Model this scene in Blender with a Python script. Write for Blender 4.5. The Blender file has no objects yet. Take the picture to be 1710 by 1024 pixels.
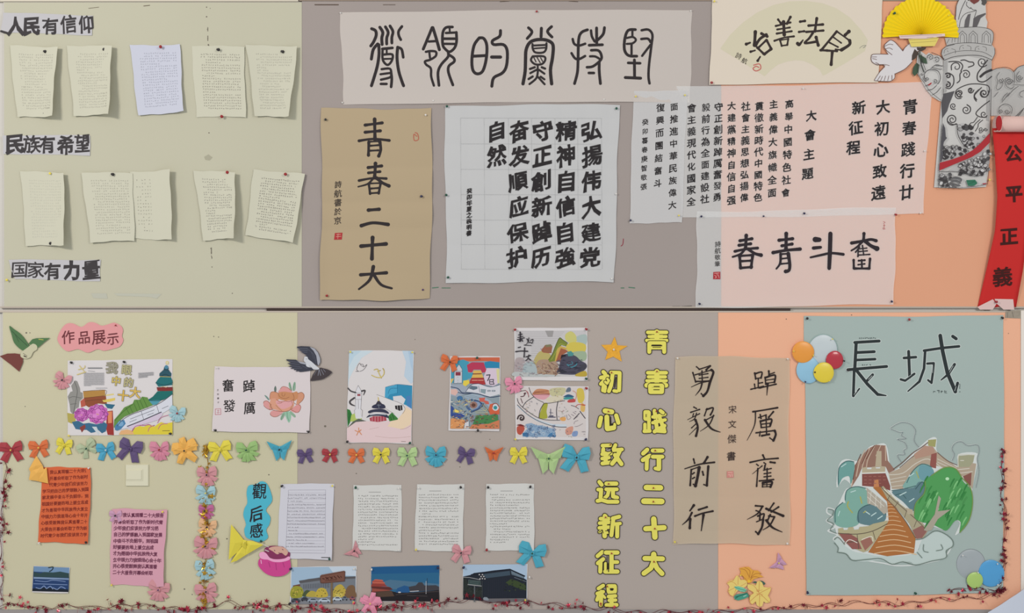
import bpy, math, random
from mathutils import Vector

# ---------------------------------------------------------------- camera, world, lights, exposure
S = 0.0026            # metres per photograph pixel on the wall plane
ZC = 1.62             # height of the picture centre above the floor
LF = 0.90             # mean light level on the wall, used to turn seen colours into paint colours
scn = bpy.context.scene
scn.view_settings.view_transform = 'Standard'
scn.view_settings.look = 'None'
scn.view_settings.exposure = 0.0
scn.view_settings.gamma = 1.0
scn.view_settings.use_curve_mapping = False
COL = scn.collection
DIST = 5.0
cd = bpy.data.cameras.new('camera'); cam = bpy.data.objects.new('camera', cd); COL.objects.link(cam)
cd.sensor_width = 36.0; cd.lens = 36.0 * DIST / (1710 * S)
cam.location = (0, -DIST, ZC); cam.rotation_euler = (math.radians(90), 0, 0)
scn.camera = cam
wd = bpy.data.worlds.new('world'); scn.world = wd; wd.use_nodes = True
wd.node_tree.nodes['Background'].inputs[0].default_value = (0.93, 0.97, 1.0, 1)
wd.node_tree.nodes['Background'].inputs[1].default_value = 0.49

def area(name, loc, target, sx, sy, energy, col):
    l = bpy.data.lights.new(name, 'AREA'); l.shape = 'RECTANGLE'; l.size = sx; l.size_y = sy
    l.energy = energy; l.color = col
    o = bpy.data.objects.new(name, l); COL.objects.link(o); o.location = loc
    o.rotation_euler = (Vector(target) - Vector(loc)).to_track_quat('-Z', 'Y').to_euler()
    return o
area('overhead_area_light', (-4.2, -4.3, 3.7), (0.3, 0, 1.2), 1.1, 0.7, 150, (1.0, 0.955, 0.89))
area('overhead_area_light', (3.2, -5.0, 3.6), (1.3, 0, 1.0), 1.6, 0.9, 100, (1.0, 0.955, 0.89))  # added fill lamp, evens out the light towards the lower right

# ---------------------------------------------------------------- helpers
rnd = random.Random(7)
def lin(c):
    c = c / 255.0
    return c / 12.92 if c <= 0.04045 else ((c + 0.055) / 1.055) ** 2.4
def rgb(c, f=LF):
    return tuple(min(0.92, lin(v) / f) for v in c) + (1.0,)
def P(x, y, h=0.0):
    return ((x - 855) * S, -h * 0.001, ZC + (512 - y) * S)
MATS = {}
def soften(c):
    g = .35 * c[0] + .45 * c[1] + .2 * c[2]
    return tuple(lerp(v, g, .14) for v in c)
def mat(name, col, rough=0.8, metal=0.0, bump=0.0, bscale=60.0, mottle=0.0, mscale=3.0, transp=0.0, spec=0.3, transl=0.0):
    if name in MATS: return MATS[name]
    m = bpy.data.materials.new(name); m.use_nodes = True
    nt = m.node_tree; b = nt.nodes['Principled BSDF']; out = nt.nodes['Material Output']
    b.inputs['Base Color'].default_value = rgb(col)
    b.inputs['Roughness'].default_value = rough
    b.inputs['Metallic'].default_value = metal
    b.inputs['Specular IOR Level'].default_value = spec
    tc = nt.nodes.new('ShaderNodeTexCoord')
    if mottle:
        n = nt.nodes.new('ShaderNodeTexNoise'); n.inputs['Scale'].default_value = mscale; n.inputs['Detail'].default_value = 5
        nt.links.new(tc.outputs['Object'], n.inputs['Vector'])
        r = nt.nodes.new('ShaderNodeMapRange')
        r.inputs[1].default_value = 0.3; r.inputs[2].default_value = 0.7
        r.inputs[3].default_value = 1 - mottle; r.inputs[4].default_value = 1 + mottle
        nt.links.new(n.outputs['Fac'], r.inputs[0])
        v = nt.nodes.new('ShaderNodeVectorMath'); v.operation = 'SCALE'
        v.inputs[0].default_value = rgb(col)[:3]
        nt.links.new(r.outputs[0], v.inputs['Scale']); nt.links.new(v.outputs[0], b.inputs['Base Color'])
    if bump:
        n2 = nt.nodes.new('ShaderNodeTexNoise'); n2.inputs['Scale'].default_value = bscale; n2.inputs['Detail'].default_value = 4
        nt.links.new(tc.outputs['Object'], n2.inputs['Vector'])
        bp = nt.nodes.new('ShaderNodeBump'); bp.inputs['Strength'].default_value = 1.0; bp.inputs['Distance'].default_value = bump
        nt.links.new(n2.outputs['Fac'], bp.inputs['Height']); nt.links.new(bp.outputs[0], b.inputs['Normal'])
    last = b.outputs[0]
    if transp:
        t = nt.nodes.new('ShaderNodeBsdfTransparent'); mx = nt.nodes.new('ShaderNodeMixShader')
        mx.inputs[0].default_value = transp
        nt.links.new(last, mx.inputs[1]); nt.links.new(t.outputs[0], mx.inputs[2]); last = mx.outputs[0]
        nt.links.new(last, out.inputs[0])
    m['thin'] = 1 if transp > 0.1 else 0
    MATS[name] = m
    return m
def attr_mat(name, rough=0.75):
    m = bpy.data.materials.new(name); m.use_nodes = True
    nt = m.node_tree; b = nt.nodes['Principled BSDF']
    a = nt.nodes.new('ShaderNodeAttribute'); a.attribute_name = 'Col'
    nt.links.new(a.outputs['Color'], b.inputs['Base Color'])
    b.inputs['Roughness'].default_value = rough; b.inputs['Specular IOR Level'].default_value = 0.2
    return m
PRINT = attr_mat('printed_and_drawn_colour')
GLOSSY = attr_mat('glossy_photo_print', 0.35)

def mesh_obj(name, verts, faces, material, parent=None, loc=None, cols=None, smooth=False, label=None):
    if parent is not None: org = Vector(parent['_org'])
    elif loc is not None: org = Vector(loc)
    else: org = Vector((0, 0, 0))
    me = bpy.data.meshes.new(name)
    me.from_pydata([(v[0] - org[0], v[1] - org[1], v[2] - org[2]) for v in verts], [], faces)
    if cols is not None:
        ca = me.color_attributes.new('Col', 'FLOAT_COLOR', 'CORNER')
        flat = []
        for p, c in zip(me.polygons, cols):
            flat.extend(list(rgb(c)) * p.loop_total)
        ca.data.foreach_set('color', flat)
    me.materials.append(material)
    if smooth: me.shade_smooth()
    me.update()
    o = bpy.data.objects.new(name, me); COL.objects.link(o)
    if parent is not None: o.parent = parent
    else: o.location = org; o['_org'] = tuple(org)
    if label: o['label'] = label
    return o

def tag(o, label, cat, group=None):
    o['label'] = label; o['category'] = cat
    if group: o['group'] = group
    return o
def empty(name, label, cat, px, py, h=0.0, group=None):
    o = bpy.data.objects.new(name, None); COL.objects.link(o)
    p = P(px, py, h); o.location = p; o['_org'] = p; o.empty_display_size = 0.02
    return tag(o, label, cat, group)

# --- glyph outlines of the built-in font
CH = {}
def load_glyphs(chars):
    obs = []
    for ch in sorted(set(chars) | {'国'}):
        if ch in CH or ch.isspace(): continue
        c = bpy.data.curves.new('glyph', 'FONT'); c.body = ch; c.size = 1.0; c.resolution_u = 2
        o = bpy.data.objects.new('glyph', c); COL.objects.link(o); obs.append((ch, o, c))
    bpy.context.view_layer.update()
    dg = bpy.context.evaluated_depsgraph_get()
    raw = {}
    for ch, o, c in obs:
        ev = o.evaluated_get(dg); me = ev.to_mesh()
        idx = {}; vs = []; mp = []
        for v in me.vertices:
            k = (round(v.co.x, 4), round(v.co.y, 4))
            if k not in idx: idx[k] = len(vs); vs.append(k)
            mp.append(idx[k])
        fs = []
        for p in me.polygons:
            f = [mp[i] for i in p.vertices]
            if len(set(f)) == len(f):
                a = sum(vs[f[i]][0] * vs[f[(i + 1) % len(f)]][1] - vs[f[(i + 1) % len(f)]][0] * vs[f[i]][1] for i in range(len(f)))
                if a < 0: f.reverse()
                fs.append(f)
        ev.to_mesh_clear()
        raw[ch] = (vs, fs)
    for ch, o, c in obs:
        bpy.data.objects.remove(o); bpy.data.curves.remove(c)
    if '国' in raw:
        vs = raw['国'][0]; xs = [v[0] for v in vs]; ys = [v[1] for v in vs]
        CH['_'] = ((min(xs) + max(xs)) / 2, (min(ys) + max(ys)) / 2, max(ys) - min(ys))
    cx, cy, sz = CH['_']; k = 0.92 / sz
    for ch, (vs, fs) in raw.items():
        v2 = [((x - cx) * k, (y - cy) * k) for x, y in vs]
        cnt = {}
        for f in fs:
            for i in range(len(f)):
                e = (f[i], f[(i + 1) % len(f)]); cnt[e] = cnt.get(e, 0) + 1
        nrm = [[0.0, 0.0] for _ in v2]
        for (a, b) in cnt:
            if (b, a) in cnt: continue
            dx = v2[b][0] - v2[a][0]; dy = v2[b][1] - v2[a][1]; l = math.hypot(dx, dy) or 1
            for i in (a, b): nrm[i][0] += dy / l; nrm[i][1] -= dx / l
        for n in nrm:
            l = math.hypot(*n)
            if l > 1e-6:
                q = min(1.5, 2.0 / l) / l if l < 2 else 1.0 / l
                n[0] *= q; n[1] *= q
        CH[ch] = (v2, fs, nrm)

def parse(s):
    out = []
    for part in s.split('|'):
        t = part.split()
        w = float(t[0]); pts = []
        for q in t[1:]:
            a = [float(z) for z in q.split(',')]
            pts.append((a[0], a[1], a[2] if len(a) > 2 else w))
        out.append(pts)
    return out
def pts_of(s): return [tuple(float(z) for z in q.split(',')[:2]) for q in s.split()]
def catmull(pts, n=4, closed=False):
    if len(pts) < 3: return list(pts)
    out = []; N = len(pts); rng = range(N if closed else N - 1)
    for i in rng:
        if closed: p0, p1, p2, p3 = pts[i - 1], pts[i], pts[(i + 1) % N], pts[(i + 2) % N]
        else:
            p1, p2 = pts[i], pts[i + 1]
            p0 = pts[i - 1] if i else p1; p3 = pts[i + 2] if i + 2 < N else p2
        for k in range(n):
            t = k / n; t2 = t * t; t3 = t2 * t
            out.append(tuple(0.5 * (2 * b + (c - a) * t + (2 * a - 5 * b + 4 * c - d) * t2 + (3 * b - a - 3 * c + d) * t3)
                             for a, b, c, d in zip(p0, p1, p2, p3)))
    if not closed: out.append(tuple(pts[-1]))
    return out
def lerp(a, b, t): return a + (b - a) * t

class Thing:
    """a thing lying against the wall: an Empty, and a height field that its sheet and its print both follow"""
    def __init__(s, name, label, cat, px, py, h=0.0, hf=None, group=None):
        s.root = empty(name, label, cat, px, py, 0.0, group)
        s.h0 = h; s.hf = hf; s.layer = 0; s.z = 0.14; s.reset(); s.at(0, 0, 1)
    def reset(s): s.v = []; s.f = []; s.c = []
    def at(s, ox, oy, k): s.ox, s.oy, s.k = ox, oy, k; return s
    def height(s, x, y): return s.h0 + (s.hf(x, y) if s.hf else 0.0)
    def _add(s, pts, faces, col, step=True):
        if step: s.z += 0.02
        b = len(s.v)
        for (x, y) in pts: s.v.append(P(x, y, s.height(x, y) + s.z))
        for f in faces: s.f.append([i + b for i in f]); s.c.append(col)
    def L(s, p): return (s.ox + p[0] / s.k, s.oy + p[1] / s.k)
    def p(s, st, col, smooth=False):
        pts = pts_of(st) if isinstance(st, str) else st
        if smooth: pts = catmull(pts, 4, True)
        pts = [s.L(q) for q in pts]
        a = sum(pts[i][0] * pts[(i + 1) % len(pts)][1] - pts[(i + 1) % len(pts)][0] * pts[i][1] for i in range(len(pts)))
        if a > 0: pts.reverse()
        s._add(pts, [list(range(len(pts)))], col)
    def rect(s, x0, y0, x1, y1, col): s.p([(x0, y0), (x1, y0), (x1, y1), (x0, y1)], col)
    def disc(s, cx, cy, rx, ry=None, col=(0, 0, 0), n=16):
        ry = ry or rx
        s.p([(cx + rx * math.cos(2 * math.pi * i / n), cy + ry * math.sin(2 * math.pi * i / n)) for i in range(n)], col)
    def line(s, pts, col, smooth=True, caps=True, step=True, taper=False):
        """pts: (x, y, width) in crop units; one mitred ribbon with round ends, split where it turns sharply"""
        if smooth: pts = catmull(pts, 4)
        q = [(s.ox + a[0] / s.k, s.oy + a[1] / s.k, max(0.12, a[2]) / s.k / 2) for a in pts]
        q = [p_ for i, p_ in enumerate(q) if i == 0 or math.hypot(p_[0] - q[i - 1][0], p_[1] - q[i - 1][1]) > 1e-4]
        if len(q) < 2: return
        runs = [[q[0]]]
        for i in range(1, len(q)):
            runs[-1].append(q[i])
            if i < len(q) - 1:
                a1 = math.atan2(q[i][1] - q[i - 1][1], q[i][0] - q[i - 1][0]); a2 = math.atan2(q[i + 1][1] - q[i][1], q[i + 1][0] - q[i][0])
                d = abs((a2 - a1 + math.pi) % (2 * math.pi) - math.pi)
                if d > 0.75: runs.append([q[i]])
        if step: s.z += 0.010
        for r in runs:
            if caps: s.z += 0.006
            n = len(r); nrm = []
            for i in range(n):
                dx = dy = 0
                if i > 0: l = math.hypot(r[i][0] - r[i - 1][0], r[i][1] - r[i - 1][1]); dx += (r[i][0] - r[i - 1][0]) / l; dy += (r[i][1] - r[i - 1][1]) / l
                if i < n - 1: l = math.hypot(r[i + 1][0] - r[i][0], r[i + 1][1] - r[i][1]); dx += (r[i + 1][0] - r[i][0]) / l; dy += (r[i + 1][1] - r[i][1]) / l
                l = math.hypot(dx, dy); nrm.append((-dy / l, dx / l))
            vs = []
            for (x, y, w), (nx, ny) in zip(r, nrm): vs += [(x + nx * w, y + ny * w), (x - nx * w, y - ny * w)]
            fs = [[2 * i, 2 * i + 2, 2 * i + 3, 2 * i + 1] for i in range(n - 1)]
            if caps:
                for e, sg in ((0, -1), (n - 1, 1)):
                    x, y, w = r[e]
                    if w < .3: continue
                    nx, ny = nrm[e]; k = 5 if w > 1.2 else 3; m0 = len(vs)
                    for j in range(1, k):
                        t = math.pi * j / k; vs.append((x + w * (nx * math.cos(t) + sg * ny * math.sin(t)), y + w * (ny * math.cos(t) - sg * nx * math.sin(t))))
                    ring = [2 * e] + list(range(m0, m0 + k - 1)) + [2 * e + 1]
                    fs.append(ring if sg > 0 else ring[::-1])
            s._add(vs, fs, col, False)
    def s(s, st, col, smooth=True, grow=0.0):
        s.z += .012
        for pts in parse(st):
            s.line([(a, b, c + grow) for a, b, c in pts], col, smooth, step=False)
    def brush(s, st, col):
        """brush strokes: heavier where the brush lands and lifts"""
        s.z += .012
        for pts in parse(st):
            q = catmull(pts, 5) if len(pts) > 2 else [tuple(lerp(a, b, t / 5) for a, b in zip(pts[0], pts[1])) for t in range(6)]
            n = len(q) - 1
            q = [(a, b, c * (0.97 + 0.26 * abs(2 * i / n - 1) ** 2.5 + rnd.uniform(-.03, .03))) for i, (a, b, c) in enumerate(q)]
            s.line(q, col, False, step=False)
    def ch(s, c, cx, cy, w, col, dil=0.0, h=None, rot=0.0, shear=0.0, step=False, jit=0.0):
        if c.isspace(): return
        if c not in CH: load_glyphs(c)
        vs, fs, nr = CH[c]; h = h or w
        s.z += .012 if step else .001
        ca, sa = math.cos(math.radians(rot)), math.sin(math.radians(rot)); pts = []
        d = dil / w * max(.5, min(1.0, 75.0 / len(vs)))
        ph = rnd.uniform(0, 6)
        for (x, y), (nx, ny) in zip(vs, nr):
            dd = d * (1 + 0.45 * math.sin(9 * x + 7 * y + ph)) if jit else d
            x += nx * dd; y += ny * dd
            if jit:
                x += jit * math.sin(4.1 * y + ph); y += jit * math.sin(5.3 * x + 2 * ph)
            y = y + shear * x
            X = x * w; Y = -y * h
            X, Y = X * ca - Y * sa, X * sa + Y * ca
            pts.append((s.ox + (cx + X) / s.k, s.oy + (cy + Y) / s.k))
        s._add(pts, [list(reversed(f)) if False else f for f in fs], col, False)
    def column(s, text, x0, y0, x1, y1, w, col, dil=0.0, shear=0.12, jit=0.012, rot=0.0, h=None):
        s.z += .01; n = max(1, len(text) - 1)
        if w >= 56 and s.v: s.flush('lettering')
        for i, c in enumerate(text):
            k = rnd.uniform(0.93, 1.07)
            s.ch(c, lerp(x0, x1, i / n), lerp(y0, y1, i / n), w * k, col, dil, (h or w) * k, rot + rnd.uniform(-2, 2), shear, jit=jit)
            if w >= 56: s.flush('character')
    def scrib(s, x0, y0, x1, y1, rows, cw, chh, col, lw=1.0, nst=3, skew=0.0, slope=0.0, end=0.12, gap=0.08, indent=0.06):
        s.z += .01
        for r in range(rows):
            t = (r + 0.5) / rows; y = lerp(y0, y1, t); n = int((x1 - x0) / cw)
            last = n
            if rnd.random() < end: last = int(n * rnd.uniform(0.25, 0.8))
            first = 2 if rnd.random() < indent * 2 else 0
            for i in range(first, last):
                if rnd.random() < gap: continue
                cx = x0 + (i + .5) * cw + skew * t; cy = y + slope * i
                for k in range(nst):
                    if rnd.random() < .55:
                        yy = cy + rnd.uniform(-.4, .4) * chh; a = rnd.uniform(-.42, -.1) * cw; b = rnd.uniform(.1, .42) * cw
                        q = [(cx + a, yy, lw), (cx + b, yy + rnd.uniform(-.1, .1) * chh, lw)]
                    else:
                        xx = cx + rnd.uniform(-.35, .35) * cw
                        q = [(xx, cy - chh * rnd.uniform(.1, .45), lw), (xx + rnd.uniform(-.2, .2) * cw, cy + chh * rnd.uniform(.1, .45), lw)]
                    s.line(q, col, False, caps=False, step=False)
    def flush(s, name='drawing', label=None, material=None):
        if not s.v: return None
        o = mesh_obj(name, s.v, s.f, material or PRINT, s.root, cols=[soften(c) for c in s.c], label=label); s.reset(); return o
    def slab(s, name, outline, th, material, smooth=False, h=None, label=None):
        """a cut-out: an outline in crop units with real thickness in front of its own height"""
        pts = pts_of(outline) if isinstance(outline, str) else outline
        if smooth: pts = catmull(pts, 4, True)
        pts = [s.L(q) for q in pts]
        a = sum(pts[i][0] * pts[(i + 1) % len(pts)][1] - pts[(i + 1) % len(pts)][0] * pts[i][1] for i in range(len(pts)))
        if a > 0: pts.reverse()
        n = len(pts); hh = (lambda x, y: h) if h is not None else s.height
        vs = [P(x, y, hh(x, y)) for x, y in pts] + [P(x, y, hh(x, y) - th) for x, y in pts]
        fs = [list(range(n)), [n + i for i in reversed(range(n))]] + [[i, n + i, n + (i + 1) % n, (i + 1) % n] for i in range(n)]
        return mesh_obj(name, vs, fs, material, s.root, label=label)

def hash1(i, k): return math.sin(i * 12.9898 + k * 78.233) * 43758.5453 % 1.0
class Paper(Thing):
    """a sheet with four corners in photograph pixels; curl(u, v) gives its height off the wall in mm"""
    def __init__(s, name, label, cat, c, material, h=1.0, curl=None, wob=0.6, group=None, nx=28, ny=28, th=0.3, part='sheet'):
        TL, TR, BR, BL = c; s.c4 = c
        Thing.__init__(s, name, label, cat, (BL[0] + BR[0]) / 2, max(BL[1], BR[1]), h, None, group)
        s.curl = curl
        s.hf = lambda x, y: (s.curl(*s.uv(x, y)) if s.curl else 0.0)
        flat = name in ('drawing_sheet', 'photo_print', 'poster', 'calligraphy_card')
        if flat:
            y0_, y1_ = c[0][1], c[3][1]; t0 = curl(.5, 0.0) if curl else 0; t1 = max(curl(0, 1), curl(1, 1), curl(.5, 1)) if curl else 0
            s.hf = lambda x, y: lerp(t0, t1, (y - y0_) / (y1_ - y0_))
        if material.get('thin'): th = 0.0
        sd = sum(map(ord, label)) % 97
        def pt(u, v):
            x = lerp(lerp(TL[0], TR[0], u), lerp(BL[0], BR[0], u), v); y = lerp(lerp(TL[1], TR[1], u), lerp(BL[1], BR[1], u), v)
            e = wob
            x += e * math.sin(v * 7 + sd) * (abs(2 * u - 1) ** 3) + .4 * e * math.sin(v * 19 + sd * 2) * (abs(2 * u - 1) ** 3)
            y += e * math.sin(u * 6 + sd * 1.7) * (abs(2 * v - 1) ** 3) + .4 * e * math.sin(u * 17 + sd) * (abs(2 * v - 1) ** 3)
            return x, y
        vs = []; fs = []
        for side in ((0, 1) if th > 0 else (0,)):
            for j in range(ny + 1):
                for i in range(nx + 1):
                    u, v = i / nx, j / ny; x, y = pt(u, v)
                    vs.append(P(x, y, h + (s.hf(x, y) if flat else (curl(u, v) if curl else 0.0)) - side * th))
        W = nx + 1; N = W * (ny + 1)
        for j in range(ny):
            for i in range(nx):
                a = j * W + i; fs.append([a, a + W, a + W + 1, a + 1]); a += N
                if th > 0: fs.append([a, a + 1, a + W + 1, a + W])
        ring = [i for i in range(nx)] + [nx + j * W for j in range(ny)] + [ny * W + i for i in range(nx, 0, -1)] + [j * W for j in range(ny, 0, -1)]
        for i in range(len(ring) if th > 0 else 0):
            a, b = ring[i], ring[(i + 1) % len(ring)]; fs.append([a, b, b + N, a + N])
        s.sheet = mesh_obj(part, vs, fs, material, s.root, smooth=True)
        try: s.sheet.data.set_sharp_from_angle(angle=math.radians(40))
        except Exception: pass
    def uv(s, x, y):
        TL, TR, BR, BL = s.c4; u = v = .5
        for _ in range(3):
            yt = lerp(TL[1], TR[1], u); yb = lerp(BL[1], BR[1], u); v = (y - yt) / (yb - yt)
            xl = lerp(TL[0], BL[0], v); xr = lerp(TR[0], BR[0], v); u = (x - xl) / (xr - xl)
        return min(1, max(0, u)), min(1, max(0, v))

# --- pushpins
PINC = {'black': (38, 34, 36), 'red': (150, 32, 38), 'white': (216, 212, 208), 'yellow': (226, 208, 84), 'green': (24, 74, 58),
        'navy': (34, 34, 70), 'purple': (70, 40, 96)}
PINM = {}
def pin_mesh(c):
    if c in PINM: return PINM[c]
    prof = [(-3, .5), (1.0, .5), (1.0, 3.4), (2.0, 3.6), (2.6, 2.1), (6.0, 2.2), (7.0, 4.3), (8.6, 4.6), (9.4, 3.8), (9.6, 0.01)]
    n = 12; vs = []; fs = []
    for h, r in prof:
        for i in range(n):
            a = 2 * math.pi * i / n; vs.append((r * .001 * math.cos(a), -h * .001, r * .001 * math.sin(a)))
    for j in range(len(prof) - 1):
        for i in range(n):
            fs.append([j * n + i, (j + 1) * n + i, (j + 1) * n + (i + 1) % n, j * n + (i + 1) % n])
    me = bpy.data.meshes.new('pushpin'); me.from_pydata(vs, [], fs); me.shade_smooth()
    me.materials.append(mat('pin_' + c, PINC[c], 0.3, spec=0.5)); PINM[c] = me
    return me
def pin(x, y, c, where, h=0.5, size=1.0, tx=None, group=None):
    o = bpy.data.objects.new('pushpin', pin_mesh(c)); COL.objects.link(o)
    o.location = P(x, y, h)
    t = rnd.uniform(-.35, .35) if tx is None else tx
    size *= 1.3 if c in ('black', 'navy', 'green', 'red') else 1.0
    if y < 500 and x < 500: size *= 1.25
    o.rotation_euler = (rnd.uniform(.05, .35), 0, t); o.scale = (size * .92, size, size * .92)
    tag(o, f'small {c} pushpin {where}', 'pushpin', group or ('pushpins on the upper board' if y < 516 else 'pushpins on the lower board'))
    return o
# ---------------------------------------------------------------- the wall and its two display boards
def board(name, px0, py0, px1, py1, h, material, parent=None, th=12.0, label=None):
    vs = [P(px0, py0, h), P(px1, py0, h), P(px1, py1, h), P(px0, py1, h), P(px0, py0, h - th), P(px1, py0, h - th), P(px1, py1, h - th), P(px0, py1, h - th)]
    fs = [[0, 3, 2, 1], [4, 5, 6, 7], [0, 1, 5, 4], [1, 2, 6, 5], [2, 3, 7, 6], [3, 0, 4, 7]]
    o = mesh_obj(name, vs, fs, material, parent, None if parent else P((px0 + px1) / 2, py1, h - th))
    if parent is None: o['kind'] = 'structure'
    if label: o['label'] = label
    return o
m_plaster = mat('white_wall_paint', (196, 192, 186), .85, bump=.0004, bscale=90)
m_cream = mat('cream_felt_upper', (185, 182, 162), .9, bump=.0003, bscale=220, mottle=.012, mscale=2.0)
m_cream2 = mat('cream_felt_lower', (194, 188, 160), .9, bump=.0003, bscale=220, mottle=.012, mscale=2.0)
m_grey = mat('mauve_grey_felt', (155, 145, 141), .9, bump=.0003, bscale=220, mottle=.012, mscale=2.0)
m_grey2 = mat('mauve_grey_felt_lower', (170, 159, 152), .9, bump=.0003, bscale=220, mottle=.012, mscale=2.0)
m_salmon = mat('salmon_felt', (215, 156, 125), .9, bump=.0003, bscale=220, mottle=.012, mscale=2.0)
m_salmon2 = mat('salmon_felt_lower', (228, 172, 142), .9, bump=.0003, bscale=220, mottle=.012, mscale=2.0)
m_frame = mat('pale_board_edge', (186, 174, 162), .6)
m_dark = mat('dark_gap', (62, 50, 46), .8)
board('wall_back', -420, -420, 2130, 1500, -14, m_plaster, th=60)
wu = board('wall_upper', 5, 3, 1722, 514, -4, m_plaster, th=10)
board('board_panel', 7, 4, 504, 514, 0, m_cream, wu, th=4, label='cream felt panel')
board('board_panel', 504.3, 2, 1204, 514, 0, m_grey, wu, th=4, label='mauve grey felt panel')
board('board_panel', 1204.3, 2, 1720, 514, 0, m_salmon, wu, th=4, label='salmon felt panel')
wl = board('wall_lower', 3, 521, 1708, 1030, -4, m_plaster, th=10)
board('board_panel', 5, 522, 496.7, 1020, 0, m_cream2, wl, th=4, label='cream felt panel')
board('board_panel', 497, 522, 1199, 1020, 0, m_grey2, wl, th=4, label='mauve grey felt panel')
board('board_panel', 1199.3, 522, 1704, 1020, 0, m_salmon2, wl, th=4, label='salmon felt panel')
t_ = board('trim_1', 445, 515.0, 1320, 519.2, -1, m_dark, th=12)
t_ = board('trim_2', -20, 519.4, 1708, 521.8, 1, m_frame, th=14)
t_ = board('trim_3', 500, -4, 1722, 1.5, 2, mat('brown_board_edge', (150, 134, 120), .6), th=16)
t_ = board('trim_4', 1704.5, 519, 1716, 1030, 3, mat('white_edge_strip', (222, 214, 206), .5), th=16)
t_ = board('trim_5', -20, 1018, 1708, 1030, 3, mat('grey_edge_strip', (150, 144, 142), .5), th=16)
t_ = board('trim_6', -12, -4, 498, 2.5, 1.5, mat('pale_top_edge', (196, 188, 172), .5), th=16)
t_ = board('trim_7', 0, 512.0, 1716, 514.5, 1, mat('lower_edge_of_upper_board', (176, 164, 152), .6), th=16)

# old holes, scuffs and joint marks that stayed in the boards
w = Thing.__new__(Thing); w.hf = None; w.layer = 0; w.z = .05; w.h0 = 0.0; w.root = wu; w.reset(); w.at(0, 0, 1)
D = (112, 104, 92)
for x, y, r in [(345, 12, 1.2), (351, 14, .8), (345, 28, 1.4), (346, 49, .7), (347, 64, 1), (348, 75, 1.5), (349, 222, 1.2), (352, 415, 1), (353, 422, 1.1),
                (354, 430, .8), (354, 446, 1), (388, 490, 1), (44, 556, 1.6), (50, 556, 1), (365, 563, 1), (357, 562, 1), (42, 679, .9), (693, 567, .8), (543, 712, 2),
                (818, 734, .9), (768, 780, 1), (379, 900, 1.4), (308, 984, 1.4), (321, 993, 1), (449, 793, 1.2), (1313, 533, 1), (1422, 526, 1), (1684, 557, .8), (595, 791, 1)]:
    w.root = wu if y < 516 else wl; w.disc(x, y, r, r * .9, D, 7); w.flush('pinhole')
w.flush('scuff_marks'); w.root = wu
w.p('341,262 348,258 355,263 350,268 343,267', (164, 160, 138))
w.s('1.2 347,46 347,52|1.2 347,60 347,68|1 348,74 349,77|1.4 353,414 353,424|1 353,427 354,432', D)
w.p('152,490 178,490 180,499 156,498', (180, 180, 164)); w.p('190,490 270,491 262,499 250,496 196,494', (181, 181, 165))
w.s('1.2 240,10 250,9|.8 148,14 165,12', (110, 96, 80)); w.s('1.8 526,8 565,8|1 640,8 660,8|1 835,3 850,2|1 950,2 965,3', (96, 80, 70))
w.s('1.4 722,481 732,480|1.2 738,481 752,481|1.4 1037,481 1042,481|1.4 1050,480 1060,481', (66, 120, 92))
w.s('1.2 1041,399 1040,408 1037,411', (150, 40, 60)); w.s('1 1123,512 1136,512|1 1138,512 1155,511', (90, 84, 80))
w.flush('scuff_marks')

# ---------------------------------------------------------------- papers
INK = (48, 42, 44)
RICE = dict(rough=.85, bump=.0012, bscale=7, spec=.15)
m_a4 = mat('warm_white_note_paper', (195, 193, 175), .85, bump=.0004, bscale=14)
m_a4b = mat('bluish_white_note_paper', (192, 194, 208), .85, bump=.0008, bscale=14)
m_a4l = mat('white_note_paper', (203, 202, 199), .85, bump=.0002, bscale=10)
m_a4v = mat('cool_white_ruled_paper', (200, 199, 208), .85, bump=.0002, bscale=10)
m_banner = mat('white_banner_rice_paper', (208, 199, 193), transp=.22, **RICE)
m_grid = mat('cool_white_calligraphy_paper', (188, 188, 189), **RICE)
m_thin = mat('thin_white_calligraphy_paper', (246, 240, 240), transp=.53, **RICE)
m_fanp = mat('ivory_card', (212, 200, 185), .85, bump=.0003, bscale=10)
m_brown = mat('tan_calligraphy_paper', (173, 155, 127), **RICE)
m_beige = mat('pale_beige_calligraphy_paper', (206, 188, 164), transp=.32, **RICE)
m_teal = mat('pale_teal_poster_paper', (161, 176, 172), .8, bump=.0008, bscale=5)
m_white = mat('white_drawing_paper', (208, 203, 204), .7)
m_strip = mat('white_marker_paper', (184, 182, 186), .8, bump=.0003, bscale=12)

ALL = ('人民有信仰族希望国家力量弘揚伟大建党精神自守正創新踔历奋发順应保护然癸卯年夏之晚明書高舉中國特色社會主義偉旗幟全面貫徹時代思想'
       '黨强厲奮發勇毅前行為設現化推進華復興而團結斗暮春唐智敬張大會題新征程初心致遠青踐廿詩航於京公平宋文傑奮作品展示觀后感喜迎二十王怡'
       '我眼中的强強庚筆月日字典在于習近聽了報告以後很受鼓舞今是們每個都要努学好立志成才祖更加美7日一這她着和也到来说上下用年时第')
load_glyphs(ALL + '我现场观看二十大报告开幕会整上午认真学习听取认真讲话倍受鼓舞作为新时代青少应该把自己的梦想融入到国家发展中努力奋斗不负韶华。，、')

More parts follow.
